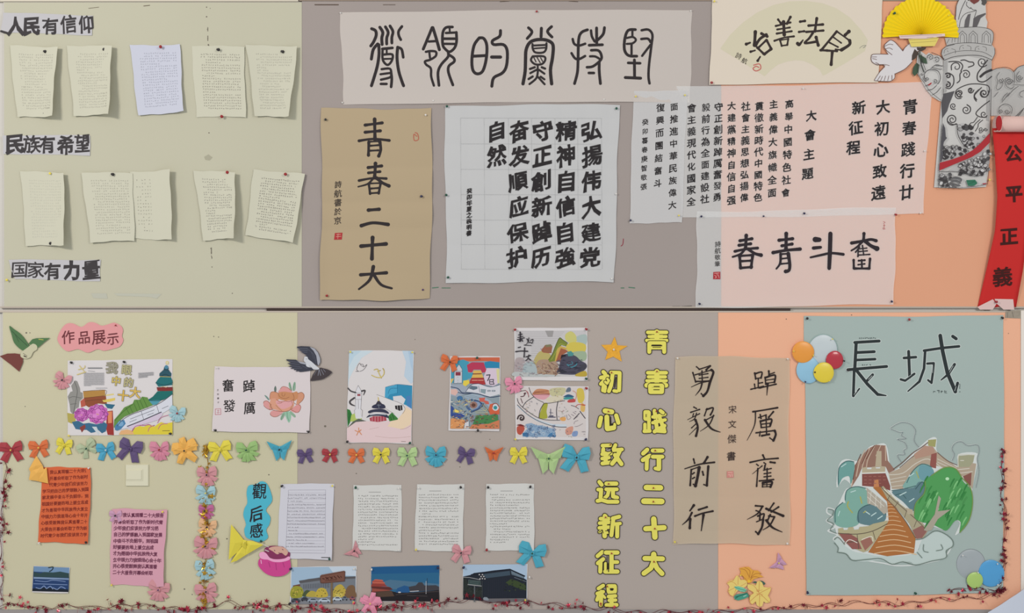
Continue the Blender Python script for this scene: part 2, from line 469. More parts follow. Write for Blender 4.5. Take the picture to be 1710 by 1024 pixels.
# marker slogans
def slogan(c4, label, chars, oy, dil):
    t = Paper('slogan_strip', label, 'sign', c4, m_strip, h=1.2, curl=lambda u, v: 1.5 * (2 * u - 1) ** 4, nx=12, ny=4)
    t.at(0, oy, 3.353); t.layer += 1
    for c, x, y, wd_, hh in chars: t.ch(c, x, y, wd_, (62, 58, 60), {'国': 1.2, '家': 1.6, '量': 2.6, '力': 5.2, '族': 2.4, '望': 2.6, '信': 2.2, '仰': 2.6, '有': 3.0, '希': 3.4}.get(c, 4.6), hh, rnd.uniform(-2, 2), .04, jit=.015); t.flush('character')
    return t
t = slogan([(6, 21), (156, 26), (154, 59), (2, 54)], 'white strip reading 人民有信仰 in thick black marker, topmost of three slogans', [('人', 88, 148, 88, 100), ('民', 178, 148, 96, 102), ('有', 282, 148, 88, 92), ('信', 385, 138, 92, 102), ('仰', 484, 138, 84, 100)], 0, 4.2)
t.s('13 8,176 42,186', (62, 58, 60)); t.flush('lettering')
t = slogan([(5, 226), (151, 226), (151, 260), (6, 257)], 'white strip reading 民族有希望 in thick black marker, middle of three slogans', [('民', 85, 808, 106, 108), ('族', 180, 810, 96, 102), ('有', 265, 812, 86, 96), ('希', 370, 814, 92, 106), ('望', 462, 806, 84, 104)], 0, 4.4)
t.flush('lettering')
t = slogan([(14, 434), (168, 434), (167, 470), (25, 466)], 'white strip reading 国家有力量 in thick black marker, lowest of three slogans', [('国', 110, 774, 96, 92), ('家', 200, 776, 96, 92), ('有', 294, 784, 90, 92), ('力', 404, 780, 92, 102), ('量', 512, 776, 100, 110)], 220, 4.2)
t.s('8 545,722 556,720', (62, 58, 60)); t.flush('lettering')

# hand-written A4 sheets of the upper board
def note(c4, label, curl, rows=21, m=None, col=(166, 163, 147), lw=.5, box=(.16, .1, .92, .9), group='essay sheets on the upper cream panel', nst=3, cw=3.6):
    t = Paper('essay_sheet', label, 'paper', c4, m or m_a4, h=1.0, curl=curl, group=group, nx=24, ny=20, wob=.8)
    TL, TR, BR, BL = c4
    t.layer += 1
    for r in range(rows):
        v = lerp(box[1], box[3], (r + .5) / rows)
        n = int((TR[0] - TL[0]) * (box[2] - box[0]) / cw)
        last = n if rnd.random() > .15 else int(n * rnd.uniform(.3, .8))
        for i in range(2 if rnd.random() < .15 else 0, last):
            if rnd.random() < .07: continue
            u = lerp(box[0], box[2], (i + .5) / n)
            x = lerp(lerp(TL[0], TR[0], u), lerp(BL[0], BR[0], u), v); y = lerp(lerp(TL[1], TR[1], u), lerp(BL[1], BR[1], u), v)
            for k in range(nst):
                if rnd.random() < .6:
                    yy = y + rnd.uniform(-1, 1) * 1.1; q = [(x - rnd.uniform(.4, 1.4), yy, lw), (x + rnd.uniform(.4, 1.4), yy, lw)]
                else:
                    xx = x + rnd.uniform(-1, 1); q = [(xx, y - rnd.uniform(.5, 1.4), lw), (xx + rnd.uniform(-.6, .6), y + rnd.uniform(.5, 1.4), lw)]
                t.line(q, col, False, caps=False, step=False)
    t.flush('handwriting')
    return t
def curlR(a, b=2.0, c=0.0): return lambda u, v: 1.7 * a * max(0, (u - .25) / .75) ** 2.2 * (.55 + .45 * v) + b * v * v + c * (1 - u) ** 4
g = 'essay sheets on the upper cream panel'
note([(17, 76), (99, 80), (93, 196), (30, 196)], 'curled cream essay sheet at far left of the upper row, pinned at top and bottom', curlR(24, 4, 5))
note([(112, 76), (190, 78), (188, 193), (125, 194)], 'cream essay sheet curling off the wall, second in the upper row', curlR(26, 7, 4))
note([(217, 76), (301, 75), (308, 187), (232, 194)], 'bluish white crumpled essay sheet in the middle of the upper row', curlR(6, 6, 3), m=m_a4b, col=(154, 156, 172))
note([(320, 76), (408, 78), (411, 196), (328, 195)], 'flat cream essay sheet with a red pin at its foot in the upper row', curlR(3, 2), col=(146, 141, 128), lw=.55)
note([(412, 76), (498, 78), (485, 196), (427, 195)], 'cream essay sheet tapering downwards, last of the upper row beside the grey panel', curlR(16, 6, 8))
note([(35, 286), (110, 289), (113, 410), (45, 411)], 'pale faint essay sheet at far left of the second row', curlR(22, 4, 4), col=(182, 180, 164), lw=.42)
note([(218, 288), (287, 284), (290, 401), (224, 399)], 'essay sheet with its right side rolled over, tucked behind its neighbour in the second row',
     lambda u, v: 2 + 26 * max(0, (u - .45) / .55) ** 1.5 * (1.0 - .15 * v), rows=16, box=(.12, .1, .5, .9), cw=4)
note([(137, 288), (222, 289), (226, 402), (153, 405)], 'essay sheet overlapping a rolled one, second in the second row', lambda u, v: 4.5 + 5 * v * v + 3 * (1 - u) ** 3)
note([(324, 285), (395, 288), (395, 398), (341, 402)], 'essay sheet curled at the right side, third pinned sheet of the second row', curlR(24, 5, 5), col=(140, 136, 126), lw=.5)
note([(424, 283), (510, 291), (491, 406), (411, 393)], 'tilted essay sheet reaching over the edge of the grey panel in the second row', curlR(10, 5, 4), col=(130, 125, 116), lw=.55)
for x, y, c, wh in [(74, 86, 'black', 'at the top of the far left curled essay sheet'), (73, 190, 'black', 'at the foot of the far left curled essay sheet'),
                    (172, 83, 'black', 'on the second essay sheet of the upper row'), (268, 79, 'red', 'on the bluish essay sheet'), (363, 83, 'black', 'at the top of the flat cream essay sheet'),
                    (370, 194, 'red', 'at the foot of the flat cream essay sheet'), (470, 86, 'black', 'on the last essay sheet of the upper row'),
                    (84, 290, 'yellow', 'on the faint essay sheet'), (83, 406, 'black', 'at the foot of the faint essay sheet'), (187, 291, 'black', 'on the overlapping essay sheet'),
                    (379, 288, 'red', 'on the curled third essay sheet of the second row'), (476, 291, 'red', 'on the tilted essay sheet'), (12, 467, 'yellow', 'below the 国家有力量 strip')]:
    pin(x, y, c, wh, h=4, tx=.75 if c == 'black' else .4)

# ---- seal script banner
def folds(nu, nv, a=.5):
    return lambda u, v: a * abs(math.sin(math.pi * nu * u)) + a * abs(math.sin(math.pi * nv * v))
t = Paper('calligraphy_banner', 'long white banner with six large seal script characters read right to left', 'banner', [(568, 20), (1156, 16), (1152, 170), (574, 174)], m_banner, h=1.2,
          curl=lambda u, v: .6 * abs(math.sin(math.pi * 8 * u)) + 5 * max(0, v - .85) * 6.6 * abs(math.sin(u * 3.14 * 2)), nx=64, ny=20, wob=1.0)
t.at(610, 20, 7.3125)
t.s('38 78,206 125,230 133,290 100,370 68,416|38 178,188 214,250 202,320 206,398|36 246,182 280,250 262,320 262,392|36 302,172 338,240 325,310 325,380|34 448,178 408,235 410,290 434,340|38 152,392 98,460 75,576|38 165,400 168,520 148,660 108,800 76,902|38 396,432 388,560 408,720 448,850 468,902|34 404,434 445,460 464,555|34 208,452 332,440|30 212,460 214,585 270,648 322,600 330,520 220,522|24 222,575 322,572|24 262,460 262,515|30 200,700 300,694 318,760 300,800 192,828|28 186,762 312,745|34 316,745 324,820 316,916|32 190,880 260,880', INK); t.flush('character')
t.s('36 816,192 760,330 708,455|38 825,192 862,310 905,462|30 775,362 880,356|30 740,488 800,478 862,488 860,540 790,585 730,604 745,645 800,690 805,790 838,900|28 782,492 790,560|34 1065,185 985,192 946,260 946,400 978,455 1030,488 1090,440 1115,360 1112,250|30 985,258 1112,252|34 960,328 1110,328|30 962,390 1100,392|24 1030,200 1032,245|34 1012,490 1010,550 930,640 888,740 900,898|34 1015,520 1080,565 1084,610 1022,660 1016,740 1070,893', INK); t.flush('character')
t.at(500, 0, 3.937)
t.s('20 1182,250 1148,300 1134,390 1140,460 1168,486 1205,468 1228,390 1232,300 1212,254 1182,250|20 1145,370 1228,366|20 1322,202 1316,240 1270,268 1278,294 1340,294 1366,335 1362,430 1335,480 1278,512 1265,568|22 1264,376 1322,376', INK); t.flush('character')
t.at(860, 30, 7.125)
t.s('34 160,118 202,170 145,245|36 314,124 310,225|34 435,104 386,162 440,228|40 95,785 120,640 125,500 132,380 175,295 250,262 350,260 428,290 455,345 445,480 422,620 436,785|26 208,312 212,370 245,412 335,412 370,370 374,302|24 212,330 372,322|20 222,365 360,355|26 210,458 190,505 240,552 320,550 360,500 340,458 210,458|13 225,475 250,525|13 262,470 300,535|13 305,475 330,520|24 270,560 270,640|28 178,608 235,588|28 318,588 358,604|26 182,658 262,615|26 285,618 350,665|28 162,728 210,698|26 305,700 350,732|26 272,640 252,720 172,788|26 275,705 352,790', INK); t.flush('character')
t.s('34 862,142 790,175 757,260 750,500 742,650 708,782|30 686,252 705,310 760,330 835,308|30 672,420 712,480 760,492 834,454|30 904,150 914,220 948,282|34 970,120 972,300|34 1064,116 1048,195 985,262|34 882,326 1040,320|32 906,386 990,388 1026,440 1020,500 930,576 856,588|28 892,458 955,460 1008,490|34 1002,520 1002,640 1016,782|32 878,656 938,656', INK); t.flush('character')
t.s('34 1432,140 1345,150 1306,250 1302,380 1350,448 1448,456|26 1396,158 1396,225|26 1330,240 1400,228 1438,262 1400,302 1330,310|28 1386,320 1386,430|30 1506,148 1585,140 1634,200 1622,330 1594,560 1588,700 1600,780|30 1502,252 1580,248 1612,288|28 1612,320 1512,452|32 1346,536 1488,540|34 1420,500 1422,700|36 1312,710 1494,718', INK); t.flush('character')
t.flush('lettering')
for x, y, c, wh in [(568, 22, 'white', 'at the top left corner of the seal script banner'), (897, 19, 'red', 'on the top edge of the seal script banner'), (1153, 18, 'white', 'at the top right corner of the seal script banner'),
                    (572, 171, 'white', 'at the bottom left corner of the seal script banner'), (724, 168, 'white', 'on the bottom edge of the seal script banner above the tan scroll'), (1009, 166, 'white', 'on the bottom edge of the seal script banner above the square sheet')]:
    pin(x, y, c, wh, size=.8)

# ---- tan vertical sheet
def tanfold(u, v):
    y = v
    z = [.0, .31, .49, .63, 1.0]; h = 0
    for a, b in zip(z, z[1:]):
        if a <= y <= b: t_ = (y - a) / (b - a); h = 4.5 * math.sin(math.pi * t_) ** .8
    return h + 1.2 * abs(2 * u - 1) + 9 * max(0, v - .86) / .14 * math.sin(math.pi * u) ** .6 * (v > .86) + 6 * max(0, .06 - u) / .06 * v
t = Paper('calligraphy_sheet', 'tall tan sheet with 青春二十大 in black brush writing', 'paper', [(538, 182), (722, 181), (719, 499), (536, 503)], m_brown, h=1.2, curl=tanfold, nx=30, ny=80, wob=1.6)
t.at(500, 170, 2.926); t.z = .5
t.brush('13 322,115 405,104|13 322,150 396,143|15 368,86 370,186|12 292,192 360,183 440,190|13 340,198 338,262|14 394,198 398,235 388,266|8 345,196 392,194|9 348,216 386,213|9 346,240 386,238', INK); t.flush('character')
t.brush('13 336,322 402,314|12 338,348 394,342|11 292,386 360,374 425,376|15 372,302 368,372|10 362,374 335,402 288,416,6|15 378,374 405,396 438,412|11 340,402 346,450|11 398,398 388,448|8 346,400 396,398|9 350,425 388,422|9 346,448 388,445', INK); t.flush('character')
t.brush('15 338,530 390,526|15 303,606 360,592 434,600|16 302,706 424,695|16 358,664 355,768|14 300,846 426,836|15 362,806 345,870 292,916,8|14 366,848 400,894 452,912,9', INK); t.flush('character')
t.column('詩航書於京', 190, 406, 188, 582, 36, (70, 60, 54), .6)
t.p('174,642 211,640 208,674 170,675', (178, 44, 48)); t.s('2.5 182,650 202,648|2.5 180,660 204,658|2 190,645 188,670', (206, 150, 130), False)
t.s('4 566,152 578,158 582,185 562,190 560,160 574,170', (186, 92, 72)); t.flush('lettering')
for x, y, c, wh in [(544, 200, 'black', 'at the top left of the tall tan sheet'), (711, 192, 'white', 'at the top right of the tall tan sheet'), (705, 328, 'navy', 'on the right edge of the tall tan sheet'),
                    (547, 493, 'red', 'at the bottom left of the tall tan sheet'), (706, 483, 'purple', 'at the bottom right of the tall tan sheet')]: pin(x, y, c, wh, h=2.5)

# ---- square sheet creased into squares
def gridfold(u, v):
    a = (u * 292 - 0) / 39.2; b = (v * 297 + 18) / 42.0
    return 1.5 * abs(math.sin(math.pi * a)) * .9 + 1.5 * abs(math.sin(math.pi * b)) + 6 * max(0, v - .95) * 10 * abs(2 * u - 1) * .5
t = Paper('calligraphy_sheet', 'square white creased sheet with five columns of black running script', 'paper', [(743, 176), (1035, 175), (1025, 471), (745, 472)], m_grid, h=1.2, curl=gridfold, nx=120, ny=120, wob=1.3)
t.at(730, 160, 3.012); t.z = 1.5
G = (44, 40, 42)
for i, cx in enumerate([118, 236, 358, 474, 592, 706, 826]): t.s('1 %f,%f %f,%f' % (cx, 112, cx + 4, 870), (180, 180, 181), False)  # crease shading drawn in as faint grey lines along the folds
for i, cy in enumerate([112, 242, 370, 497, 625, 748, 872]): t.s('1 %f,%f %f,%f' % (118, cy, 826, cy + 2), (180, 180, 181), False)
for txt, x in [('弘揚伟大建党', 778), ('精神自信自強', 650), ('守正創新踔历', 530), ('奋发順应保护', 412), ('自然', 297)]:
    ys = [180, 305, 432, 560, 690, 815]
    t.layer += 1
    for c, y in zip(txt, ys):
        t.ch(c, x + rnd.uniform(-3, 3) - (y - 180) * .01, y, rnd.uniform(92, 102), G, 3.5, rnd.uniform(92, 104), rnd.uniform(-4, 1), .2, jit=.022); t.flush('character')
t.column('癸卯年夏之晚明書', 162, 480, 160, 692, 27, G, 1.0, shear=.2)
t.flush('lettering')
for x, y, c, wh in [(746, 178, 'green', 'at the top left of the square creased sheet'), (1029, 181, 'green', 'at the top right of the square creased sheet'), (745, 325, 'green', 'on the left edge of the square creased sheet'),
                    (749, 463, 'green', 'at the bottom left of the square creased sheet'), (1028, 324, 'white', 'on the right edge of the square creased sheet'), (1022, 465, 'white', 'at the bottom right of the square creased sheet')]: pin(x, y, c, wh, h=1.5)

# ---- wide sheet, narrow sheet over it, lower sheet
t = Paper('calligraphy_sheet', 'wide thin white sheet with eleven columns of brush writing over grey and salmon felt', 'paper', [(1128, 145), (1556, 138), (1541, 358), (1139, 364)], m_thin, h=1.6,
          curl=lambda u, v: .8 * abs(math.sin(math.pi * 9 * u)) + 3 * max(0, v - .9) * 10 * abs(math.sin(5 * u)), nx=72, ny=20, wob=1.0)
t.at(1040, 140, 4.266)
for txt, x0, y0, x1, y1 in [('會主義現代化國家全', 490, 175, 486, 842), ('毅前行為全面建設社', 592, 170, 584, 822), ('守正創新踔厲奮發勇', 682, 168, 672, 808), ('大建黨精神自信自强', 775, 160, 773, 832),
                            ('社會主義思想弘揚偉', 876, 162, 864, 812), ('貫徹新時代中國特色', 972, 162, 962, 812), ('主義偉大旗幟全面', 1074, 148, 1062, 778), ('高舉中國特色社會', 1186, 145, 1160, 778)]:
    t.column(txt, x0, y0, x1, y1, 60, G, 1.5, .16)
t.at(1280, 130, 4.268)
t.column('大會主題', 318, 272, 292, 685, 78, G, 2.2, .16); t.column('新征程', 656, 215, 618, 500, 96, G, 2.8, .16)
t.column('大初心致遠', 830, 212, 796, 822, 98, G, 2.8, .16); t.column('青春踐行廿', 1022, 208, 994, 818, 100, G, 2.9, .16)
t.flush('lettering')
t = Paper('calligraphy_sheet', 'narrow translucent white sheet with three writing columns, overlapping the wide sheet', 'paper', [(1058, 152), (1148, 152), (1138, 372), (1051, 373)], mat('narrow_white_sheet', (212, 211, 212), transp=.28, **RICE), h=3.2,
          curl=lambda u, v: .6 * abs(math.sin(math.pi * 3 * u)), nx=18, ny=24, wob=.8)
t.at(1040, 140, 4.266)
t.column('癸卯暮春庚智敬張', 160, 275, 148, 735, 42, G, 1.1, .16); t.column('復興而團結奮斗', 268, 172, 248, 712, 58, G, 1.5, .16); t.column('面推進中華民族偉大', 366, 166, 352, 866, 57, G, 1.4, .16)
t.flush('lettering')
t = Paper('calligraphy_sheet', 'thin white sheet with four large brush characters 奮斗青春 above the seam', 'paper', [(1164, 354), (1496, 347), (1492, 509), (1162, 514)], m_thin, h=4.2,
          curl=lambda u, v: .6 * abs(math.sin(math.pi * 7 * u)) + 8 * max(0, v - .9) * 10 * (1 - abs(2 * u - 1)) * .7, nx=60, ny=24, wob=1.2)
t.at(1150, 345, 4.75)
K = (46, 38, 44)
t.brush('22 405,272 500,256|22 398,308 490,296|20 365,356 450,338 545,330|25 455,230 450,335|20 442,338 412,376 348,400,14|24 472,338 520,372 572,386,26|22 402,392 410,488|22 506,388 494,484|18 408,392 500,386|18 418,434 492,430|20 410,488 498,480', K); t.flush('character')
t.brush('23 715,268 822,256|22 738,312 818,298|26 772,215 770,340|24 668,366 770,348 882,338|20 728,378 724,450 694,494,12|26 788,374 800,460 794,505 768,515|15 730,378 792,374|14 732,415 788,408|14 732,455 788,450', K); t.flush('character')
t.s('44 1002,262 1034,264,36|28 988,330 1044,324,24|20 965,404,16 1050,385 1130,370 1224,380,24|34 1122,216 1118,360 1112,490,30', K); t.flush('character')
t.brush('22 1388,215 1385,270|23 1290,290 1370,276 1440,262 1484,272|18 1376,278 1335,320 1288,350,12|28 1402,278 1440,310 1490,334,34|12 1352,322 1322,362|12 1342,345 1340,396|10 1352,336 1410,330|11 1376,310 1386,384|10 1352,358 1414,352|11 1342,386 1434,380|18 1306,425 1308,490|18 1436,415 1430,490|18 1310,492 1430,492|14 1346,430 1394,426|12 1342,462 1394,455|15 1370,425 1372,488', K); t.flush('character')
t.column('詩航敬筆', 230, 300, 226, 456, 46, (60, 56, 56), .6)
t.p('194,520 250,517 250,577 192,577', (176, 44, 52)); t.s('4 202,530 240,528|4 204,545 220,560 208,568|4 232,540 240,566|3 222,532 224,548', (222, 160, 154), False)
t.s('3 1540,120 1555,126 1542,136|3 1548,140 1548,180|3 1540,152 1556,150|3 1540,166 1540,180 1556,178', (178, 60, 66)); t.flush('lettering')
for x, y, c, wh in [(1062, 161, 'yellow', 'at the top left of the narrow translucent sheet'), (1143, 159, 'yellow', 'at the top right of the narrow translucent sheet'), (1053, 368, 'navy', 'at the bottom left of the narrow translucent sheet'),
                    (1133, 360, 'yellow', 'at the bottom right of the narrow translucent sheet'), (1171, 361, 'navy', 'at the top left of the 奮斗青春 sheet'), (1274, 361, 'navy', 'on the top edge of the 奮斗青春 sheet, left one'), (1342, 356, 'navy', 'on the top edge of the 奮斗青春 sheet, middle one'),
                    (1494, 358, 'red', 'at the top right of the 奮斗青春 sheet'), (1167, 507, 'navy', 'at the bottom left of the 奮斗青春 sheet'), (1488, 503, 'navy', 'at the bottom right of the 奮斗青春 sheet'), (1340, 148, 'white', 'on the top edge of the wide thin sheet'),
                    (1543, 252, 'white', 'on the right edge of the wide thin sheet'), (1536, 356, 'white', 'at the bottom right of the wide thin sheet')]: pin(x, y, c, wh, h=4, size=.7 if x == 1274 else .88)

# ---- fan shaped calligraphy
t = Paper('calligraphy_card', 'ivory card with 良法善治 brushed on an olive beige fan shape', 'paper', [(1190, -7), (1474, -7), (1466, 138), (1184, 142)], m_fanp, h=4.5, curl=lambda u, v: 3 * max(0, v - .8) * 5, nx=24, ny=20)
t.at(1170, 0, 5.119)
t.p('165,420 250,300 360,195 480,110 620,45 760,14 900,10 1040,30 1160,75 1270,150 1370,260 1425,345 1400,440 1230,545 1065,640 1040,650 1015,600 950,555 880,525 810,518 740,528 660,555 600,600 545,655 360,540', (205, 196, 168))
t.brush('20 1160,272 1095,350 1028,432|14 1162,272 1270,350|26 1270,350 1268,385 1200,430|24 1232,302 1264,272,28|13 1130,320 1198,370|14 1100,368 1170,405|20 1022,432 1080,435|18 1092,436 1162,440|23 1122,445 1112,555|14 1150,425 1205,432', (54, 44, 42)); t.flush('character')
t.brush('20 848,188 888,182|18 838,276 882,270|26 826,375 840,385 872,345,10|20 920,222 1042,212|18 900,276 1046,264|22 990,160 974,270|20 955,285 925,330 888,372 990,358|24 984,322 1002,390', (54, 44, 42)); t.flush('character')
t.brush('18 660,170 682,200|20 765,148 735,205|16 640,225 765,195|15 652,255 760,238|16 648,290 775,270|26 706,190 712,300|16 628,352 710,325 794,314|16 676,348 690,395|16 746,336 738,385|12 680,346 745,336|14 690,394 738,388', (54, 44, 42)); t.flush('character')
t.brush('24 388,380 420,368,14|20 425,445 462,434,12|20 485,522 506,488,12|26 465,275 458,390|24 466,392 505,335 558,300|22 518,290 566,314|20 482,410 538,465|18 488,414 560,345|20 562,348 600,420|22 600,422 542,466', (54, 44, 42)); t.flush('character')
t.ch('詩', 322, 482, 52, (74, 66, 60), .4, rot=25); t.ch('航', 372, 524, 48, (74, 66, 60), .8, rot=25)
t.s('9 450,560 500,550 510,590 470,610 445,590 470,570 495,580', (196, 96, 90)); t.s('5 1355,415 1380,395 1410,392 1385,412 1400,405', (150, 146, 134))
t.flush('lettering')
for x, y, c, wh in [(1192, 3, 'yellow', 'at the top left of the ivory fan card'), (1187, 138, 'red', 'at the bottom left of the ivory fan card')]: pin(x, y, c, wh, h=5)
# ---------------------------------------------------------------- upper right corner: pillar cut-out, dove, folding fan, red scroll
m_grp = mat('grey_marker_paper', (172, 170, 168), .8, mottle=.06, mscale=9)
m_grl = mat('light_grey_marker_paper', (190, 188, 186), .8, mottle=.06, mscale=9)
m_cutw = mat('white_cut_paper', (206, 202, 204), .8)
DK = (62, 58, 60)
def spiral(cx, cy, r, turns=1.6, a0=0.0, w=8, cwise=1):
    pts = []
    n = int(turns * 8)
    for i in range(n + 1):
        q = i / n; a = a0 + cwise * 2 * math.pi * turns * q; rr = r * (1 - .85 * q)
        pts.append((cx + rr * math.cos(a), cy + rr * math.sin(a), w * (1 - .3 * q)))
    return pts
t = Thing('pillar_cutout', 'grey paper cut-out of a carved marble pillar with clouds and a red sash', 'cutout', 1610, 315, 6.0)
t.at(1530, 0, 6.4)
t.slab('cloud_wing', '280,640 240,600 180,590 130,565 100,590 60,560 30,540 5,600 0,680 10,790 60,880 100,960 165,1035 240,1080 285,1092', 1.0, m_grl, h=5.4, label='left cloud wing')
t.slab('cloud_wing', '790,762 850,738 930,728 1000,745 1035,775 1075,722 1150,700 1160,700 1160,1290 1000,1240 790,1240', 1.0, m_grp, h=5.4, label='right cloud wing')
t.slab('column_shaft', '287,590 800,590 790,1020 765,1820 740,2000 500,2016 185,2005 260,1100 275,1000', 1.0, m_grl, h=6.4)
t.slab('capital', '430,300 640,290 770,310 815,350 815,420 800,480 830,520 832,580 800,650 540,600 290,652 262,580 272,530 320,490 300,410 420,400', 1.0, m_grp, h=7.4)
t.slab('carved_beast', '470,-40 740,-40 735,60 740,150 735,190 755,240 745,305 600,296 425,305 415,180 420,80', 1.0, m_grl, h=6.8)
# print on the beast and capital
t.h0 = 7.5
t.s('6 520,10 485,80 460,150 445,212|5 455,290 470,210 520,150 610,125 635,118 615,190|5 535,25 530,60 560,90 575,95 575,85 600,110 630,112|5 450,5 425,50 415,180', DK)
t.p('545,160 575,150 555,290 505,296 515,220', (96, 92, 94)); t.p('735,142 735,160 680,200 660,250 640,294 595,296 605,200 650,170', (92, 88, 90))
t.p('560,-20 690,-20 655,25 610,50 570,20', (120, 60, 56)); t.p('520,-30 570,-30 560,15 545,10', (80, 76, 72)); t.p('680,-10 740,0 748,35 720,65 690,50 695,25', (84, 80, 78))
t.s('5 430,300 540,296 640,292 760,310 812,350 816,420 800,482|5 318,492 420,470 540,462 660,468 800,492|5 275,530 320,500 400,480|4 290,600 400,560 540,545 700,560 800,610|6 292,650 380,615 480,600 600,594 700,605 800,645|5 262,580 272,530|5 830,520 832,580 800,650|4 262,580 290,650', DK)
for cx in (485, 600, 740): t.s('4 %d,460 %d,375 %d,335 %d,375 %d,465|3 %d,460 %d,390 %d,360 %d,390 %d,462' % (cx - 45, cx - 42, cx, cx + 45, cx + 48, cx - 22, cx - 22, cx, cx + 22, cx + 22), DK, False)
t.s('3 320,470 345,420|3 375,460 380,415|3 405,455 408,410', DK)
for cx, cy in [(350, 545), (515, 510), (680, 520)]: t.s('3 %d,%d %d,%d %d,%d|3 %d,%d %d,%d %d,%d|3 %d,%d %d,%d' % (cx - 60, cy + 30, cx - 50, cy - 10, cx - 15, cy - 22, cx + 20, cy - 20, cx + 60, cy - 5, cx + 60, cy + 30, cx - 25, cy, cx - 15, cy + 14), DK)
t.flush('capital_drawing')
# print on the shaft
t.h0 = 6.5
t.p('285,660 330,650 320,980 275,1020', (160, 158, 157)); t.p('730,640 800,645 792,1010 770,1300 740,1290 745,900', (160, 158, 157))
W_ = 11
for a in [spiral(422, 720, 60, 1.2, 2.6, W_), spiral(525, 800, 48, 1.5, -2.2, W_), spiral(332, 815, 32, 1.2, -2.4, 16), spiral(700, 668, 56, 1.5, .6, W_), spiral(330, 910, 32, 1.1, -1.5, 16),
          spiral(460, 1000, 44, 1.5, 1.0, W_), spiral(575, 965, 34, 1.5, 0, W_), spiral(715, 1000, 46, 1.4, 1.2, W_), spiral(510, 1265 - 0, 1, .2, 0, 1)]: t.line(a, DK)
t.s('11 340,665 400,660 460,670 490,710 470,765|11 470,650 510,645 560,665 600,670 606,700 550,722|11 430,890 460,860 460,800 480,770|12 760,640 700,720 650,790 650,860 700,880 750,860 798,820|26 680,822 730,780 795,752|11 345,785 390,820 392,900 350,950 310,940|10 410,1010 430,960 520,915 600,900 700,905 765,925 775,980 740,1040|11 690,940 640,990 615,1030 640,1070', DK)
t.p('285,1005 405,975 345,1120 325,1190 270,1270 262,1100', (84, 82, 86))
t.at(1530, 150, 5.689)
for a in [spiral(398, 48, 42, 1.6, 1.0, 9), spiral(510, 10, 26, 1.5, .4, 9), spiral(640, 35, 44, 1.5, -.6, 9), spiral(346, 158, 32, 1.5, 1, 9), spiral(468, 192, 48, 1.6, -1.4, 10), spiral(336, 285, 56, 1.9, .8, 10), spiral(635, 235, 34, 1.3, .4, 9), spiral(610, 378, 26, 1.4, 0, 7), spiral(652, 378, 18, 1.3, 0, 6)]: t.line(a, DK)
t.s('9 590,0 550,40 545,80 565,112|9 690,108 620,160 565,215 570,245 610,262 660,262|7 575,262 540,310 510,320 475,370|7 600,285 560,320 545,340 510,385|7 625,290 585,325 580,355 555,395|7 385,330 340,330 290,300', DK)
# scales
t.p('375,335 440,320 480,380 600,440 640,445 590,520 495,565 440,530 395,450', (176, 174, 174)); t.p('230,600 260,560 330,535 420,540 480,575 440,620 330,660 250,680 232,650', (172, 170, 170))
t.p('300,770 400,700 540,640 600,590 690,560 690,700 640,790 590,820 500,820 430,790 330,772', (176, 174, 174)); t.p('205,800 280,800 330,830 410,850 415,890 380,920 250,930 205,900', (166, 164, 164))
r2 = random.Random(3)
def scales(x0, y0, x1, y1, n, inside):
    k = 0
    while k < n:
        x = r2.uniform(x0, x1); y = r2.uniform(y0, y1)
        if not inside(x, y): k += .2; continue
        k += 1; a = r2.uniform(0, 3.1); r = r2.uniform(14, 22)
        q = [(x + r * math.cos(a + j * math.pi / 3) * (1.3 if j % 3 == 0 else .75), y + r * math.sin(a + j * math.pi / 3) * .9) for j in range(6)]
        t.p(q, r2.choice([DK, DK, (80, 78, 80), (176, 174, 174), (150, 148, 148), (190, 188, 188)])); t.s('3.2 ' + ' '.join('%f,%f' % z for z in q + q[:1]), (70, 66, 68), False)
scales(380, 320, 640, 560, 44, lambda x, y: y > 325 + (x - 380) * .1 and y < 585 - abs(x - 500) * .5 - max(0, 520 - x) * .9 + 20 and y > (x - 420) * .5 + 300)
scales(240, 540, 480, 670, 30, lambda x, y: y < 680 - (x - 240) * .35)
scales(390, 560, 690, 815, 66, lambda x, y: y > 720 - (x - 390) * .5 and y < 810)
scales(205, 800, 330, 920, 16, lambda x, y: True)
t.s('16 320,850 360,835 410,850 412,870|14 320,870 370,865 405,890|14 310,885 350,900 400,915|13 300,895 330,915 365,930', (96, 94, 96))
t.p('240,320 262,370 268,450 280,462 250,500 235,580 245,620 228,690 215,690 225,500', (80, 78, 84))
t.s('7 375,340 378,410 400,470 440,530 480,560|5 240,640 270,560 330,540|5 205,780 300,780 400,785 480,810 560,825 620,800 680,740', DK)
t.p('685,415 690,500 600,590 520,640 400,690 205,772 208,698 330,665 440,625 520,580 600,510', (176, 40, 48))
t.p('460,862 545,858 568,890 540,915 480,918', (48, 116, 88)); t.s('3 470,870 540,880 560,900|3 480,900 520,885 545,865', (30, 80, 60)); t.p('612,893 665,888 640,902 620,904', (160, 50, 60))
t.s('4 245,0 232,320 205,770 200,936 400,936 560,920 665,900 690,420 700,0', (78, 74, 76), False)
t.flush('shaft_drawing')
